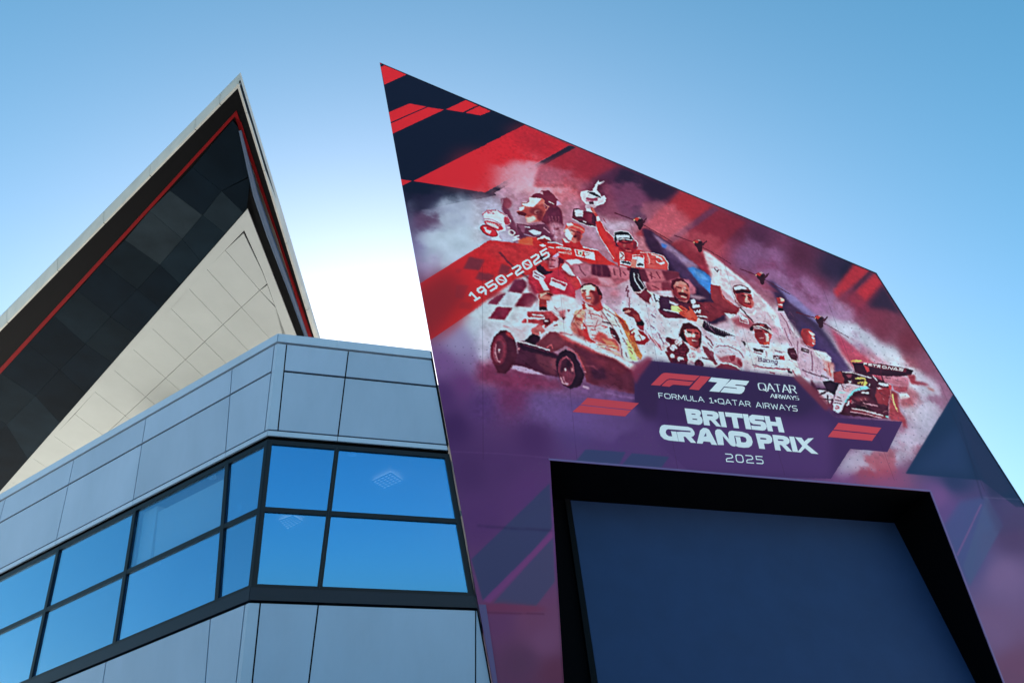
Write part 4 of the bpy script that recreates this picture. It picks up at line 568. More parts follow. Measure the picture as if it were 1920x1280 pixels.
def panelF(name, uA, uB, v0, v1, w1=0, m=M_clad, gh=GH, gv=GV, w0=-.045):
    f = lambda u, v, s: (u(v) if callable(u) else u)+s
    return prism(name, FF, [(f(uA, v0+gh, gv), v0+gh), (f(uB, v0+gh, -gv), v0+gh), (f(uB, v1-gh, -gv), v1-gh), (f(uA, v1-gh, gv), v1-gh)], w0, w1, m, off)
def panelL(name, uA, uB, v0, v1, w1=0, m=M_clad, gh=GH, gv=GV, w0=-.045):
    f = lambda u, v, s: (u(v) if callable(u) else u)+s
    return prism(name, FL, [(f(uA, v0+gh, gv), v0+gh), (f(uB, v0+gh, -gv), v0+gh), (f(uB, v1-gh, -gv), v1-gh), (f(uA, v1-gh, gv), v1-gh)], w0, w1, m, off)
ef = lambda v: edgeF(v)-EG
c1F = lambda v: cF(v)+CF; c1L = lambda v: cL(v)+CL
for v0, v1 in rows_up:
    panelF('cladding_panel', c1F, uF, v0, v1); panelF('cladding_panel', uF, ef, v0, v1)
    us = [c1L]+uL
    for a, b in zip(us[:-1], us[1:]): panelL('cladding_panel', a, b, v0, v1)
lowF = [-3.325, -6.3, -9.3, VG+.04]; 
for k in range(3):
    v1, v0 = lowF[k], lowF[k+1]
    panelF('cladding_panel', c1F, 1.455, v0, v1)
    panelF('cladding_panel', 1.455, 4.455 if k == 0 else ef, v0, v1)
    us = [c1L]+[1.296, 4.30, 7.30, 10.3, 13.3, 16.05]
    for a, b in zip(us[:-1], us[1:]): panelL('cladding_panel', a, b, v0, v1)
v0, v1 = lowF[1], lowF[0]                                      # narrow wedge beside the printed wall
prism('cladding_panel', FF, [(4.455+GV, v1-GH), (ef(v1), v1-GH), (ef(-4.9), -4.9), (ef(v0), v0+GH), (4.455+GV, v0+GH)], -.045, 0, M_clad, off)
# folded corner panels
def corner(v0, v1, m=M_corner, w=.0):
    mb = MB(); vs = (v0, v1); P = []
    for d in (0, -.045):
        for v in vs: P += [FF.pt(cF(v)+CF-GV, v, w+d), FF.pt(cF(v), v, 0)+(FF.W+FL.W)*(w+d)*.55, FL.pt(cL(v)+CL-GV, v*1.0, w+d)]
    mb.v = P; mb.f = [(0, 1, 4, 3), (1, 2, 5, 4), (6, 9, 10, 7), (7, 10, 11, 8), (0, 6, 7, 1), (1, 7, 8, 2), (3, 4, 10, 9), (4, 5, 11, 10), (0, 3, 9, 6), (2, 8, 11, 5)]
    return mb.build('corner_panel', m, off)
corner(.16+GH, 2.375-GH); corner(lowF[1]+GH, lowF[0]-GH); corner(lowF[2]+GH, lowF[1]-GH); corner(lowF[3], lowF[2]-GH)
# slim strip over the windows, parapet caps
panelF('head_trim', lambda v: cF(v), uF, .035, .165, 0, M_cap, .012, .006); panelF('head_trim', uF, ef, .035, .165, 0, M_cap, .012, .006)
us = [lambda v: cL(v)]+uL
for a, b in zip(us[:-1], us[1:]): panelL('head_trim', a, b, .035, .165, 0, M_cap, .012, .006)
capF = [lambda v: cF(v), 1.17, ef]
for a, b in zip(capF[:-1], capF[1:]): panelF('parapet_cap', a, b, 2.385, 2.615, .025, M_cap, .008, .0015, -.4)
capL = [lambda v: cL(v), .62, 3.62, 7.7, 10.9, 14., 16.05]
for a, b in zip(capL[:-1], capL[1:]): panelL('parapet_cap', a, b, 2.385, 2.615, .025, M_cap, .008, .0015, -.4)
# dark backing behind every joint, roof and far walls
inw = np.array([.2, .98, 0])
def back(v0, v1):
    prism('backing_wall', FF, [(cF(v0)+.02, v0), (edgeF(v0)-.02, v0), (edgeF(v1)-.02, v1), (cF(v1)+.02, v1)], -.3, -.05, M_gap, off)
    prism('backing_wall', FL, [(cL(v0)+.02, v0), (16, v0), (16, v1), (cL(v1)+.02, v1)], -.3, -.05, M_gap, off)
back(.03, 2.37); back(VG, -3.33)
def ring(z, d=0):
    v = (z-P0[2])/jF[2]; vl = (z-P0[2])/jL[2]
    a = FF.pt(cF(v), v, -d); b = FF.pt(edgeF(v)-.05, v, -d); c = FL.pt(15.9, vl, -d)
    return [a, b, b+inw*9, c+inw*9, c]
def slab(name, z0, z1, m, d=.32): return MB().hexa(ring(z1, d), ring(z0, d)).build(name, m, off)
zt = FF.pt(0, 2.3)[2]; slab('roof', zt-.2, zt, M_conc, .32)
zc = FF.pt(0, .06)[2]; slab('ceiling', zc, zc+.2, M_ceil)
zf = FF.pt(0, -3.3)[2]; slab('floor', zf-.25, zf, M_ceil)
a_, b_, c_, d_, e_ = ring(zf, .4); T = np.array([0, 0, zc-zf-.002])
MB().hexa([b_+inw*6, c_-inw*0, c_-inw*0+T, b_+inw*6+T], [b_+inw*6+Fd*-.2, c_+Fd*-.2, c_+Fd*-.2+T, b_+inw*6+Fd*-.2+T]).build('inner_wall', M_wallin, off)
MB().hexa([c_-inw*2, d_-inw*2, d_-inw*2+T, c_-inw*2+T], [c_-inw*1.8, d_-inw*1.8, d_-inw*1.8+T, c_-inw*1.8+T]).build('inner_wall', M_wallin, off)
# windows: each bay a frame with two panes
def window(F, uA, uB, wl, wr, v0=-3.035, v1=-.03, vm=-1.545, clear=False):
    A = uA if callable(uA) else (lambda v: uA); B = uB if callable(uB) else (lambda v: uB)
    hd, sl_, tb = .10, .04, .05; mb = MB(); w0, w1 = -.16, -.035
    q = lambda a0, a1, va, vb: [(a0(va), va), (a1(va), va), (a1(vb), vb), (a0(vb), vb)]
    Ai = lambda v: A(v)+wl; Bi = lambda v: B(v)-wr
    mb.prism(F, q(A, Ai, v0, v1), w0, w1); mb.prism(F, q(Bi, B, v0, v1), w0, w1)
    for va, vb in ((v0, v0+sl_), (vm-tb, vm+tb), (v1-hd, v1)): mb.prism(F, q(Ai, Bi, va, vb), w0, w1-.004)
    o = mb.build('window', M_frame, off)
    for va, vb in ((v0+sl_, vm-tb), (vm+tb, v1-hd)):
        p = prism('pane', F, q(lambda v: Ai(v)+.001, lambda v: Bi(v)-.001, va+.001, vb-.001), -.09, -.078, M_clear if clear and va > -2 else M_glass, o)
        # slim glazing bead round the pane, a shade lighter than the frame
    return o
mF, mL = 1.44, [1.222, 4.20, 6.99, 10.0, 13.0, 16.0]
window(FF, lambda v: cF(v)+.004, mF, .10, .048); window(FF, mF+.002, lambda v: edgeF(v)-.012, .048, .115)
window(FL, lambda v: cL(v)+.004, mL[0], .10, .048)
for a, b in zip(mL[:-1], mL[1:]): window(FL, a+.002, b, .048, .048, clear=a == mL[0])
# sill band
for F, seq, cc in ((FF, [lambda v: cF(v), lambda v: edgeF(v)-.012], 0), (FL, [lambda v: cL(v), 16.05], 0)):
    a, b = seq; B = b if callable(b) else (lambda v: b)
    prism('window_sill', F, [(a(-3.30), -3.30), (B(-3.30), -3.30), (B(-3.075), -3.075), (a(-3.075), -3.075)], -.3, .012, M_sill, off)
    prism('sill_flashing', F, [(a(-3.068), -3.068), (B(-3.068), -3.068), (B(-3.04), -3.04), (a(-3.04), -3.04)], -.3, -.012, M_frame, off)
# edge seal between offices and printed wall
prism('edge_seal', FF, [(edgeF(VG+.05)-.07, VG+.05), (edgeF(VG+.05)-.002, VG+.05), (edgeF(2.6)-.002, 2.6), (edgeF(2.6)-.07, 2.6)], -.45, -.17, M_conduit, off)
prism('edge_seal', FF, [(edgeF(.17)-EG+.004, .17), (edgeF(.17)-.003, .17), (edgeF(2.6)-.003, 2.6), (edgeF(2.6)-EG+.004, 2.6)], -.165, .02, M_conduit, off)
prism('edge_seal', FF, [(edgeF(VG+.05)-EG+.004, VG+.05), (edgeF(VG+.05)-.003, VG+.05), (edgeF(-3.31)-.003, -3.31), (edgeF(-3.31)-EG+.004, -3.31)], -.165, -.012, M_conduit, off)
# things seen through the glass
def inpt(x, y, z):
    d = ray(x, y); return CO+d*((z-CO[2])/d[2])
prism('pale_backing', FL, [(1.32, -1.47), (3.55, -1.47), (3.62, -.30), (1.32, -.30)], -.24, -.23, M_matt, off)  # added pale sheet, stands in for the bright room behind this pane
prism('column', FL, [(3.66, -1.47), (4.12, -1.47), (4.12, -.14), (3.66, -.14)], -.5, -.22, M_matt, off)
for F_, x_, y_, a_, b_h in ((FL, 398, 1082, .07, .08), (FL, 448, 950, .06, .09), (FF, 872, 962, .20, .06)):
    u_, v_ = F_.pick(x_, y_, -.13); prism('notice', F_, [(u_-a_, v_-b_h), (u_+a_, v_-b_h), (u_+a_, v_+b_h), (u_-a_, v_+b_h)], -.14, -.13, M_matt, off)
settle(off, (P0[0], P0[1], 0))
def lamp(px, label):
    z = zc-.03; c = [inpt(x, y, z) for x, y in px]; t = thing('ceiling_light', label, 'ceiling light', (0, 0, 0), 'square louvred lights on the office ceiling')
    nr = np.array([0, 0, .025]); MB().hexa([p for p in c], [p+nr for p in c]).build('diffuser', M_lamp, t)
    mb = MB(); n = 5
    for i in range(n+1):
        f = i/n; g_ = .012
        for A, B in (((c[0]*(1-f)+c[1]*f), (c[3]*(1-f)+c[2]*f)), ((c[0]*(1-f)+c[3]*f), (c[1]*(1-f)+c[2]*f))):
            d = (B-A)/np.linalg.norm(B-A); s = np.cross(d, [0, 0, 1])*g_; k = np.array([0, 0, -.03])
            mb.hexa([A+s, B+s, B-s, A-s], [A+s+k, B+s+k, B-s+k, A-s+k])
    mb.build('louvre', M_cap, t); settle(t, sum(c)/4)
lamp([(698, 901.6), (732.8, 885), (754.7, 900), (720, 915)], 'square louvred ceiling light seen through the large upper right pane')
lamp([(523, 975), (549, 966), (567, 976), (539, 991)], 'fainter square louvred ceiling light seen through the pane nearest the corner')
def detector(x, y, label):
    c = inpt(x, y, zc-.002); mb = MB(); rg = lambda r, z: [c+np.array([r*math.cos(a), r*math.sin(a), z]) for a in np.linspace(0, 2*math.pi, 17)[:-1]]
    t = thing('smoke_detector', label, 'smoke detector', (0, 0, 0), 'smoke detectors on the office ceiling')
    MB().hexa(rg(.10, 0), rg(.10, -.03)).build('base', M_letter, t); MB().hexa(rg(.07, -.03), rg(.05, -.07)).build('sensor', M_letter, t); settle(t, c)
detector(660, 849, 'white round smoke detector above the louvred light in the large right pane')
detector(397, 892, 'white round smoke detector at the top of the bright pane')
# ---------------- the printed wall ----------------
wall = thing('printed_wall', 'huge leaning angular wall wrapped in a red and purple motor racing mural with a dark gateway', 'wall', (0, 0, 0))
pk = lambda x, y, w=WM: FF.pick(x, y, w)
A = pk(712, 118); B = pk(1643, 512); R2 = pk(1920, 945)
rk = (R2[0]-B[0])/(R2[1]-B[1]); Rg = (B[0]+rk*(VG-B[1]), VG); Lg = (edgeF(VG), VG)
dL = (pk(1031, 862)[0]+pk(1057.3, 1280)[0])/2; dR = (pk(1743, 922.5)[0]+pk(1880.5, 1280)[0])/2; dT = (pk(1031, 862)[1]+pk(1743, 922.5)[1])/2
out = [A, B, Rg, (dR, VG), (dR, dT), (dL, dT), (dL, VG), (min(Lg[0], dL-.02), VG)]
TH = .9
n = len(out); fr_ = [FF.pt(u, v, WM) for u, v in out]; bk = [FF.pt(u, v, WM-TH) for u, v in out]
# artwork -> image, drawn here in the wall's own coordinates
TU0, TV1, TS = A[0]-.3, A[1]+.2, 112.; TW, TH_ = int((Rg[0]-TU0-1.2)*TS), int((TV1+5.2)*TS)
Hm = np.array([[TS, 0, -TU0*TS], [0, -TS, TV1*TS], [0, 0, 1]])@FF.hom(WM)
cv = Canvas(TW, TH_, Hm, np.linalg.inv(Hm)); paint(cv)
px = np.clip(cv.im/255, 0, 1); px = np.where(px <= .04045, px/12.92, ((px+.055)/1.055)**2.4)
px = np.clip(px/np.array(MURAL_LIGHT, np.float32)-.003, .002, .90); px = np.where(px <= .0031308, px*12.92, 1.055*px**(1/2.4)-.055)
img = bpy.data.images.new('racing_artwork', TW, TH_); buf = np.ones((TH_, TW, 4), np.float32); buf[..., :3] = px[::-1]; img.pixels.foreach_set(buf.ravel()); img.pack(); del buf, px, cv
M_print = mat('printed_vinyl', (.3, .1, .2), .5, 0, .07, 0, 1, .12, .9); nt = M_print.node_tree
uvn = nt.nodes.new('ShaderNodeUVMap'); uvn.uv_map = 'print'; tx = nt.nodes.new('ShaderNodeTexImage'); tx.image = img; tx.extension = 'EXTEND'
nt.links.new(uvn.outputs[0], tx.inputs[0]); nt.links.new(tx.outputs[0], nt.nodes['Principled BSDF'].inputs['Base Color'])
sk = mesh('vinyl_print', fr_, [tuple(range(n))], M_print, wall)
uv = sk.data.uv_layers.new(name='print')
for lp in sk.data.loops:
    u, v = out[lp.vertex_index]; uv.data[lp.index].uv = ((u-TU0)*TS/TW, 1-(TV1-v)*TS/TH_)
BI = [(0, 0), (0, 0), (0, 0), (.34, 0), (.34, .34), (-.34, .34), (0, 0), (0, 0)]
inn = [FF.pt(u+a, v+b, WM-.004) for (u, v), (a, b) in zip(out, BI)]
bk = [FF.pt(u+a+c, v+b-d, WM-TH) for (u, v), (a, b), (c, d) in zip(out, BI, [(.75, .95), (-.3, .5), (-.2, 0), (0, 0), (0, 0), (0, 0), (0, 0), (0, 0)])]
mesh('wall_body', inn+bk, [tuple(range(n)), tuple(range(2*n-1, n-1, -1))]+[(i, n+i, n+(i+1) % n, (i+1) % n) for i in range(n)], M_side, wall)
fl_ = mat('edge_flashing', (.012, .014, .03), .4, 0, .3)
prism('edge_flashing', FF, [(A[0]+.05, A[1]-.045), (B[0]-.03, B[1]-.03), B, A], WM+.001, WM+.014, fl_, wall)
prism('edge_flashing', FF, [(B[0]-.032, B[1]-.03), (Rg[0]-.035, VG+.02), (Rg[0], VG+.02), (B[0], B[1]-.002)], WM+.001, WM+.014, fl_, wall)
# folded edge strip low on the left side
va, vb = -3.25, -6.6
pa, pb = pk(911, 1135), pk(932.5, 1280); inn_ = lambda v: pa[0]+(pb[0]-pa[0])*(v-pa[1])/(pb[1]-pa[1])
prism('edge_trim', FF, [(edgeF(va)+.004, va), (inn_(va), va), (inn_(vb), vb), (edgeF(vb)+.004, vb)], WM+.001, WM+.02, mat('purple_trim', (.09, .05, .16), .45), wall)
# gateway: soffit, reveals, dark back wall and the upright navy door
z0 = FF.pt(0, dT)[2]
dP = ray(1069, 936); tl = CO+dP*((z0-CO[2])/dP[2]); dP = ray(1683.5, 980); tr_ = CO+dP*((z0-CO[2])/dP[2])
nH = np.array([-Fd[1], Fd[0], 0]); dep = ((tl-FF.pt(dL, dT, WM))@nH+(tr_-FF.pt(dR, dT, WM))@nH)/2
FD = Frame(FF.pt(dL, dT, WM)+nH*dep, Fd, [0, 0, 1]); zb = -FD.P[2]
qa = FD.pick(1069, 936); qb = FD.pick(1683.5, 980); qc = FD.pick(1122, 1280); qd = FD.pick(1837.5, 1280)
print('GATE depth', dep, 'corners', qa, qb, qc, qd, 'outer', dL, dR)
W_ = dR-dL; lo = FF.pt(dL, dT, WM-.004); ro = FF.pt(dR, dT, WM-.004); lg = FF.pt(dL, VG, WM-.004); rg_ = FF.pt(dR, VG, WM-.004)
li = FD.pt(0, 0); ri = FD.pt(W_, 0); lgi = FD.pt(0, zb); rgi = FD.pt(W_, zb)
vx = -.97*dep/.1767; zx = FF.pt(0, vx)[2]-FD.P[2]; lg = FF.pt(dL, vx, WM-.004); rg_ = FF.pt(dR, vx, WM-.004); lgi = FD.pt(0, zx); rgi = FD.pt(W_, zx)
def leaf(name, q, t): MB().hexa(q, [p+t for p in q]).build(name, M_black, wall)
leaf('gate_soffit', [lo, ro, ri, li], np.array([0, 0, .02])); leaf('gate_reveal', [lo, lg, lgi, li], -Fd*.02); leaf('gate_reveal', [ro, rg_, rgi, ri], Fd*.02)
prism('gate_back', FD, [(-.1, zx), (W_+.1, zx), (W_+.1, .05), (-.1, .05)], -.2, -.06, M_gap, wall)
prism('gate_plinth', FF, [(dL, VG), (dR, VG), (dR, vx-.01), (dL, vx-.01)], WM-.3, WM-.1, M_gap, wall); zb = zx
uA_, uB_ = (qa[0]+qc[0])/2, (qb[0]+qd[0])/2; vT = min(-.004, (qa[1]+qb[1])/2)
prism('gate_door', FD, [(uA_, zb+.02), (uB_, zb+.02), (uB_, vT), (uA_, vT)], -.05, 0, M_shut, wall)
prism('gate_post', FD, [(uA_-.16, zb+.02), (uA_-.03, zb+.02), (uA_-.03, vT), (uA_-.16, vT)], -.05, .06, mat('gate_post_paint', (.0025, .003, .0045), .6, 0, .08), wall)
# thin bright edge trim round the gateway
tm = mat('gate_edge_trim', (.16, .10, .26), .4)
prism('gate_trim', FF, [(dL-.03, dT+.005), (dR+.03, dT+.005), (dR+.03, dT+.045), (dL-.03, dT+.045)], WM+.001, WM+.018, tm, wall)
prism('gate_trim', FF, [(dR+.005, VG+.02), (dR+.045, VG+.02), (dR+.045, dT), (dR+.005, dT)], WM+.001, WM+.018, tm, wall)
# ---- lettering: thin vinyl shapes on the wall
HW = FF.hom(WM)
def w2(p): q = HW@np.array([p[0], p[1], 1.]); return q[0]/q[2], q[1]/q[2]
def tp(t, o): v = [float(a) for a in t.split()]; return [(v[i]/o[2]+o[0], v[i+1]/o[2]+o[1]) for i in range(0, len(v), 2)]
def decal(name, shapes, m, lift=.005):        # shapes: list of [outer, hole, hole..] in traced points
    vs, fs = [], []
    for sh in shapes:
        loops = [[Vector((*w2(p), 0)) for p in l] for l in sh]; flat = [p for l in loops for p in l]; b = len(vs)
        vs += [FF.pt(p.x, p.y, WM+lift) for p in flat]; fs += [tuple(b+i for i in t) for t in tessellate_polygon(loops)]
    me = bpy.data.meshes.new(name); me.from_pydata([tuple(map(float, v)) for v in vs], [], fs); me.materials.append(m)
    nn = Vector(FF.W); bm = bmesh.new(); bm.from_mesh(me)
    for f in bm.faces:
        f.normal_update()
        if f.normal.dot(nn) < 0: f.normal_flip()
    bm.to_mesh(me); bm.free(); o = bpy.data.objects.new(name, me); COL.objects.link(o); o.parent = wall; return o
def chaikin(p, n=1, keep=()):
    for _ in range(n):
        q = []
        for i in range(len(p)):
            a, b = p[i], p[(i+1) % len(p)]; q += [(a[0]*.75+b[0]*.25, a[1]*.75+b[1]*.25), (a[0]*.25+b[0]*.75, a[1]*.25+b[1]*.75)]
        p = q
    return p
Z8 = (1200, 680, 5.3333)
brit = [("445 455 560 465 590 474 606 490 608 512 596 530 614 545 626 572 622 600 606 616 585 620 476 606", "512 506 548 509 556 514 550 519 516 516", "522 556 566 560 574 566 568 572 526 567"),
 ("612 472 735 484 768 496 785 520 785 545 772 562 752 570 812 639 762 634 706 574 688 573 700 628 640 622", "668 516 720 520 730 527 722 534 672 530"), ("782 487 834 492 868 645 814 640",),
 ("848 493 1022 510 1028 553 968 547 990 656 936 650 914 542 856 537",), ("1025 510 1078 515 1114 666 1058 661",),
 ("1120 518 1236 530 1244 572 1150 564 1146 570 1152 577 1225 584 1252 602 1266 634 1262 660 1246 674 1222 677 1118 666 1110 626 1204 634 1210 628 1204 620 1130 612 1102 594 1088 560 1092 534",),
 ("1240 530 1292 535 1304 586 1362 592 1350 541 1404 546 1444 697 1388 692 1374 634 1316 628 1330 686 1278 681",)]
gp = [("240 619 480 640 520 656 543 690 546 714 534 732 512 742 560 800 508 798 452 738 434 737 446 791 386 785 366 690 412 688 500 694 508 688 500 680 280 662 262 672 256 694 264 716 286 732 322 736 312 694 306 683 362 688 384 785 290 776 240 762 206 732 192 690 200 646 216 626",),
 ("630 650 662 652 690 668 772 822 714 817 700 790 634 784 624 808 568 804 600 676",), 
 ("770 664 796 664 814 674 888 760 880 704 892 684 918 678 1020 690 1078 708 1112 744 1126 790 1116 826 1086 846 1040 848 986 842 956 830 966 800 956 750 948 738 1000 742 1010 792 1036 796 1058 792 1066 774 1056 748 1026 736 940 730 946 760 958 820 950 836 928 834 906 824 826 732 838 822 778 820 750 704 752 678",),
 ("1153 703 1268 714 1300 726 1320 752 1322 782 1308 802 1284 808 1238 806 1250 862 1192 857", "1200 747 1252 752 1266 760 1256 768 1204 764"),
 ("1322 718 1436 730 1470 742 1494 770 1494 796 1480 812 1458 818 1522 888 1470 884 1412 822 1394 820 1408 877 1352 872", "1376 762 1424 766 1438 774 1428 782 1380 778"), ("1490 735 1540 739 1580 892 1526 888",),
 ("1548 742 1614 748 1642 786 1680 754 1736 752 1668 816 1784 912 1714 906 1648 852 1606 896 1574 892 1622 830",)]
decal('title_lettering', [[tp(l, Z8) for l in s] for s in brit], M_letter); decal('title_lettering', [[tp(l, Z8) for l in s] for s in gp], M_letter)
LT = [[tp("638 735 658 698 664 734", Z8)]]                     # counter of the A
M_panel = mat('title_panel_print', (.075, .045, .13), .45)
decal('title_counter', LT, M_panel, .008)
I8 = (1200, 580, 8)
decal('logo_mark', [[tp("162 1133 250 1040 320 972 350 955 385 950 896 996 818 1068 800 1072 500 1042 440 1040 400 1054 296 1143", I8)], [tp("322 1146 400 1070 428 1056 460 1054 800 1088 740 1146 520 1128 490 1130 440 1160", I8)], [tp("906 998 1058 1012 880 1210 734 1196", I8)]], M_redvinyl)
decal('logo_number', [[tp("1070 1018 1352 1048 1188 1238 1038 1226 1158 1094 1024 1080", I8)], [tp("1372 1050 1638 1075 1590 1140 1440 1124 1424 1132 1434 1140 1540 1150 1570 1166 1572 1190 1556 1230 1524 1260 1490 1267 1204 1240 1262 1170 1430 1186 1448 1190 1450 1184 1444 1176 1256 1156 1262 1150", I8)]], M_letter)
decal('red_bars', [[tp("650 1005 1422 1085 1312 1186 548 1106", (1020, 620, 8))], [tp("540 1116 1304 1196 1216 1284 426 1215", (1020, 620, 8))]], M_redvinyl)
decal('red_bars', [[tp("415 1060 1058 1135 990 1226 342 1158", (1520, 660, 8))], [tp("330 1172 982 1240 944 1292 920 1330 256 1270", (1520, 660, 8))]], M_redvinyl)
# stroke lettering; glyphs in a unit box, strokes with square ends
G = {'F': (.62, ["0 0 0 1 .95 1", "0 .5 .8 .5"]), 'O': (.85, ["o"]), 'R': (.72, ["0 0 0 1 .7 1 .95 .86 .95 .6 .7 .46 0 .46", ".55 .46 1 0"]), 'M': (.95, ["0 0 .06 1 .5 .25 .94 1 1 0"]), 'U': (.75, ["0 1 0 .25 .2 0 .8 0 1 .25 1 1"]), 'L': (.6, ["0 1 0 0 .95 0"]),
 'A': (.85, ["0 0 .46 1 .54 1 1 0", ".18 .33 .82 .33"]), '1': (.5, ["0 .85 .5 1 .5 0", "0 0 1 0"]), '.': (.3, ["d"]), 'Q': (.9, ["o", ".62 .2 1 -.1"]), 'T': (.75, ["0 1 1 1", ".5 1 .5 0"]), 'I': (.12, [".5 0 .5 1"]), 'W': (1.1, ["0 1 .24 0 .5 .85 .76 0 1 1"]), 'Y': (.8, ["0 1 .5 .45 1 1", ".5 .45 .5 0"]),
 'S': (.72, ["1 1 .2 1 0 .86 0 .66 .2 .52 .8 .48 1 .34 1 .14 .8 0 0 0"]), '2': (.75, ["0 1 .8 1 1 .85 1 .62 .8 .5 .15 .4 0 .25 0 0 1 0"]), '0': (.8, ["o"]), '5': (.75, ["1 1 .05 1 .05 .55 .8 .55 1 .42 1 .14 .8 0 0 0"]), '9': (.6, ["1 .5 .2 .45 0 .6 0 .85 .2 1 .8 1 1 .85 1 .4 .6 0"]), '-': (.5, ["0 .5 1 .5"]), ' ': (.42, []), '/': (.6, [])}
def line_text(name, txt, quad, wt, gap, m, asp, ser=0, zero_slash=False):   # quad: traced TL TR BR BL
    tot = sum(G[c][0] for c in txt)*asp+gap*(len(txt)-1); x = 0; shapes = []
    q = [np.array(w2(p)) for p in quad]
    def mp(x_, y_): f = x_/tot; a = q[0]*(1-f)+q[1]*f; b = q[3]*(1-f)+q[2]*f; return b*(1-y_)+a*y_
    vs, fs = [], []
    def bar(A_, B_, wa, wb=None):
        wb = wa if wb is None else wb; d = (B_-A_)/(np.linalg.norm(B_-A_)+1e-9); nn = np.array([-d[1], d[0]]); e = d*wa*.5; b = len(vs)
        vs.extend([A_+nn*wa/2-e, B_+nn*wb/2+e, B_-nn*wb/2+e, A_-nn*wa/2-e]); fs.append((b, b+1, b+2, b+3))
    for ch in txt:
        gw, st = G[ch]; gw *= asp
        for s_ in st:
            if s_ == 'o':
                pts = [(.5+.5*math.copysign(abs(math.cos(a))**.6, math.cos(a)), .5+.5*math.copysign(abs(math.sin(a))**.6, math.sin(a))) for a in np.linspace(0, 2*math.pi, 25)]
            elif s_ == 'd': pts = [(.5, .42), (.5, .5)]
            else: v = [float(a) for a in s_.split()]; pts = [(v[i], v[i+1]) for i in range(0, len(v), 2)]
            for a, b in zip(pts[:-1], pts[1:]):
                A_, B_ = mp(x+a[0]*gw, a[1]), mp(x+b[0]*gw, b[1]); ww = wt*(2.6 if s_ == 'd' else 1)
                if ser: ang = abs(B_[1]-A_[1])/(np.linalg.norm(B_-A_)+1e-9); ww = wt*(.45+.75*ang*(1 if B_[0] >= A_[0]-.01 else .8))
                bar(A_, B_, ww)
        if ch == '0' and zero_slash: bar(mp(x+.3*gw, .72), mp(x+.7*gw, .28), wt*.7)
        x += gw+gap
    o = mesh(name, [FF.pt(p[0], p[1], WM+.005+.00004*(i//4)) for i, p in enumerate(vs)], fs, m, wall); return o
z8 = lambda *a: [(a[i]/5.3333+1200, a[i+1]/5.3333+680) for i in range(0, len(a), 2)]
line_text('subtitle_lettering', 'FORMULA 1.QATAR AIRWAYS', z8(184, 302, 1562, 434, 1572, 484, 192, 348), .021, .30, M_letter, 1.15)
line_text('year_lettering', '2025', z8(855, 910, 1218, 938, 1232, 1008, 866, 984), .027, .42, M_letter, 1.05)
line_text('sponsor_lettering', 'QATAR', z8(1178, 202, 1545, 232, 1562, 302, 1192, 272), .032, .16, M_letter, .92, 1)
line_text('sponsor_lettering', 'AIRWAYS', z8(1304, 312, 1580, 336, 1588, 372, 1306, 346), .020, .14, M_letter, .95, 1)
m8 = lambda *a: [(a[i]/8+780, a[i+1]/8+480) for i in range(0, len(a), 2)]
line_text('years_lettering', '1950-2025', m8(795, 575, 1950, -105, 2000, 0, 885, 665), .058, .36, M_letter, .95, 0, True)
settle(wall, FF.pt(dL, VG, 0))
# ---------------- the pointed roof behind the offices ----------------
roof = thing('pointed_roof', 'sharp pointed overhanging roof with dark soffit, red stripe and cream underside, behind the grey offices', 'roof', (0, 0, 0))
HR = 26+CAMH; rA = ray(447, 158); A3 = CO+rA*(26/rA[2]); kd = np.array([-.731, .682]); KT = math.tan(math.radians(6))
nR = np.array([-KT*kd[0], -KT*kd[1], 1.]); nR /= np.linalg.norm(nR)
def rp(x, y, h=0):                             # traced point on the underside plane raised by h
    d = ray(x, y); Q = A3+nR*h; return CO+d*(((Q-CO)@nR)/(d@nR))
UPV = np.array([0, 0, 1.])
def plate(name, px, m, h=0, t=.12, shrink=0, raw=False):
    p = [rp(x, y, h) for x, y in px]
    if shrink:
        c = sum(p)/len(p); q = []
        k = len(p)
        for i in range(k):
            a, b, d = p[i-1], p[i], p[(i+1) % k]; e1 = (a-b)/np.linalg.norm(a-b); e2 = (d-b)/np.linalg.norm(d-b); sn = np.linalg.norm(np.cross(e1, e2)); q.append(b+(e1+e2)*shrink/max(sn, .35))
        p = q
    return MB().hexa(p, [a+nR*t for a in p]).build(name, m, roof)
z1 = lambda t: [(float(a)/2.3704, float(b)/2.3704+100) for a, b in zip(t.split()[::2], t.split()[1::2])]
lerp = lambda a, b, f: (a[0]+(b[0]-a[0])*f, a[1]+(b[1]-a[1])*f)
onl = lambda a, b, x: (x, a[1]+(b[1]-a[1])*(x-a[0])/(b[0]-a[0]))
ony = lambda a, b, y: (a[0]+(b[0]-a[0])*(y-a[1])/(b[1]-a[1]), y)
XL = -140
fb0, fb1 = (447, 158), onl((447, 158), (0, 617), XL)            # fascia foot, left
fr1 = ony((447, 158), (592, 633), 700)                          # right foot
r0, r1 = (443, 208), onl((443, 208), (0, 690), XL); q0, q1 = (440, 219), onl((437, 221), (0, 701), XL)
c0, c1 = (464, 392), onl((464, 392), (0, 921), XL)
rr1 = ony((445, 207), (585, 630), 700)
ri0, ri1 = (452, 230), ony((452, 230), (577, 630), 700)
g0a, g0b = (449, 262), ony((452, 300), (569.5, 627), 700)
# black outer soffit left and right
plate('soffit', [fb0, r0, r1, fb1], M_black, 0, .3); plate('soffit', [fb0, fr1, rr1, r0], M_black, 0, .3)
# red stripes
plate('red_stripe', [r0, q0, q1, r1], M_red, -.02, .3); plate('red_stripe', [r0, rr1, ri1, ri0, q0], M_red, -.03, .3)
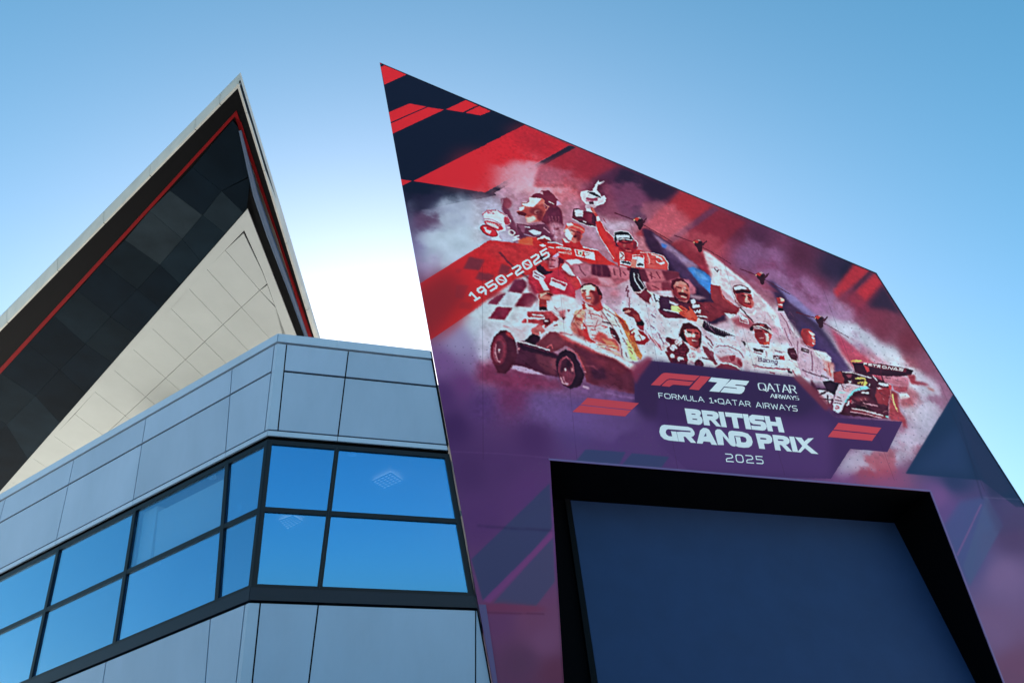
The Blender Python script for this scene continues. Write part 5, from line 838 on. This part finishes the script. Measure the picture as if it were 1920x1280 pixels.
# gutter beside the right red stripe: half round bar
gl_ = [(447.5, 245), (474, 365), (500, 440), (540, 545), (570, 628), (590, 690)]; gr_ = [(452.5, 243), (484, 360), (508, 430), (549, 545), (577.5, 628), (597, 690)]
vs, fs = [], []
for a, b in zip(gl_, gr_):
    pa_, pb_ = rp(*a, -.02), rp(*b, -.02); c = (pa_+pb_)/2; r_ = (pb_-pa_)/2; R_ = np.linalg.norm(r_)
    for k in range(9):
        th = math.pi*k/8; vs.append(c-r_*math.cos(th)-nR*R_*.9*math.sin(th))
for i in range(len(gl_)-1):
    for k in range(8): fs.append((i*9+k, i*9+k+1, (i+1)*9+k+1, (i+1)*9+k))
mesh('gutter', vs, fs, M_gutter, roof, True)
plate('soffit', [(447, 240), (452, 300), (484, 430), (464, 392), (455, 330)], M_black, .02, .3)
plate('soffit', [(464, 392), (470, 345), (500, 440), (540, 545), (571, 628), (590, 690), (578, 690), (555, 627)], M_black, .02, .3)
# slate panels, two rows: red line - seam - cream edge
sa = [(436, 226)]+z1("855 508 755 610 665 700 555 830 455 930 345 1055")+[(101, 592), (52, 645), (2, 699), (-48, 752), (-98, 806), (-142, 854)]
sb = [(470, 305)]+z1("985 612 900 720 810 825 710 940 610 1050 490 1170")+[(160, 645), (112, 693), (66, 742), (12, 796), (-42, 854), (-92, 908)]
sc = [(466, 378)]+[(456, 399), (422, 438), (376, 490), (338, 533), (300, 577), (256, 628), (210, 680), (160, 737), (112, 792), (52, 860), (-6, 927), (-64, 994)]
plate('soffit', [q0, q1, c1, c0, (470, 345), (452, 262)], M_black, .06, .3)
prism_sh = .005
plate('slate_panel', [sa[0], sa[1], sb[1], (468, 330), (452, 262), (447, 240)], M_slates[0], .0, .05, prism_sh); plate('slate_panel', [sb[1], sc[1], (463, 390), (468, 345), (467, 333)], M_slates[0], -.004, .05, prism_sh)
for i in range(1, len(sa)-1):
    plate('slate_panel', [sa[i], sa[i+1], sb[i+1], sb[i]], M_slates[(1, 0, 3, 3, 1, 0, 1, 0, 0, 1, 0, 1, 0)[i]], -.003*(i % 2), .05, prism_sh); plate('slate_panel', [sb[i], sb[i+1], sc[i+1], sc[i]], M_slates[(2, 2, 1, 1, 0, 0, 1, 0, 0, 1, 0, 0, 1)[i]], -.003*((i+1) % 2), .05, prism_sh)
# cream underside: border strip and jointed panels
st = [(422, 469), (388, 505), (354, 541), (320, 578), (286, 616), (250, 655), (214, 694), (177.5, 734), (140, 776), (101, 817), (62, 859), (22, 903), (-20, 949)]
VPc = (1663, 1905)
ext = lambda p, y: (p[0]+(VPc[0]-p[0])*(y-p[1])/(VPc[1]-p[1]), y)
def cross(a, b, c, d):
    x1, y1, x2, y2, x3, y3, x4, y4 = *a, *b, *c, *d; D = (x1-x2)*(y3-y4)-(y1-y2)*(x3-x4); t = ((x1-x3)*(y3-y4)-(y1-y3)*(x3-x4))/D; return (x1+t*(x2-x1), y1+t*(y2-y1))
b0, b1 = (457, 433), (540, 640)                                 # inner edge of the right border
kink = (519, 545); s2a, s2b = (498, 534), (205, 807)            # second joint line
HC = -.03
plate('soffit', [c0, c1, onl((422, 469), (22, 903), XL), (100, 1090), (585, 720), (560, 640)], M_gap, HC+.07, .3)
plate('cream_border', [c0, c1, (XL, 1080), (-60, 994), st[-1], st[0], (457, 433)], M_cream, HC, .06); plate('cream_border', [c0, (457, 430), (491, 505), (502, 534), (517, 577), (540, 640), (545, 690), (583, 700), (555, 627)], M_cream, HC-.004, .06)
SH = .012
hit2 = [cross(st[i], VPc, s2a, s2b) for i in range(len(st))]
plate('cream_panel', [st[0], (456.5, 437), (490, 506), (501, 532), hit2[0]], M_cream, HC, .06, SH)
for i in range(len(st)-1): plate('cream_panel', [st[i], hit2[i], hit2[i+1], st[i+1]], M_cream, HC, .06, SH)
plate('cream_panel', [hit2[0], (501.5, 534), (516, 574)], M_cream, HC, .06, SH)
low = [ext(st[i], hit2[i][1]+120) for i in range(len(st))]
plate('cream_panel', [hit2[0], (517, 577), (540, 640), (545, 690), low[1], hit2[1]], M_cream, HC, .06, SH)
for i in range(1, len(st)-1): plate('cream_panel', [hit2[i], low[i], low[i+1], hit2[i+1]], M_cream, HC, .06, SH)
# fascia: upright panels along both edges, with joints
def fascia(foot, topf, joints):
    for a, b in zip(joints[:-1], joints[1:]):
        pts = []
        for f in (a+.0006, b-.0006):
            pf = foot(f); pt_ = topf(f); Q = rp(*pf); d = ray(*pt_); hd_ = math.hypot(*(Q-CO)[:2]); T_ = CO+d*(hd_/math.hypot(d[0], d[1])); pts += [(Q, T_)]
        (Q0, T0), (Q1, T1) = pts; n_ = np.cross(Q1-Q0, UPV); n_ /= np.linalg.norm(n_)
        if n_@(CO-Q0) < 0: n_ = -n_
        MB().hexa([Q0, Q1, T1, T0], [p-n_*.08 for p in (Q0, Q1, T1, T0)]).build('fascia_panel', M_fascia, roof); tops.append((T0, T1))
tops = []
ft = lambda f: lerp((449, 141), onl((449, 141), (0, 595), XL), f); ff_ = lambda f: lerp(fb0, fb1, f)
fx = lambda x: (447-x)/(447-XL)
fascia(ff_, ft, [0]+[fx(v/2.3704) for v in (975, 865, 665, 460, 255, 30)]+[1])
gt = lambda f: lerp((449.4, 141), ony((449.4, 141), (598, 633), 700), f); gf = lambda f: lerp((447.6, 158), fr1, f)
fascia(gf, gt, [0, .1, .30, .55, .78, 1])
TP = [tops[0][0], tops[6][1], tops[-1][1]]; e = [tops[6][1]+np.array([18, 30, 0]), tops[-1][1]+np.array([14, 26, 0])]
rt_ = [TP[0], TP[1], e[0], e[1], TP[2]]
MB().hexa([p+UPV*.02 for p in rt_], [p+UPV*.25 for p in rt_]).build('roof_sheet', M_fascia, roof)
# tall core that carries the roof, hidden behind the offices
cc_ = rp(300, 700, .1); k1, k2 = Ld*4, np.array([.47, .88, 0])*6
cc_ = cc_+k2*.4
MB().hexa([np.array([*(cc_+a)[:2], 0]) for a in (k1*0, k1, k1+k2, k2)], [cc_+a+np.array([0, 0, .0]) for a in (k1*0, k1, k1+k2, k2)]).build('core_wall', M_cream, roof)
settle(roof, (*cc_[:2], 0))
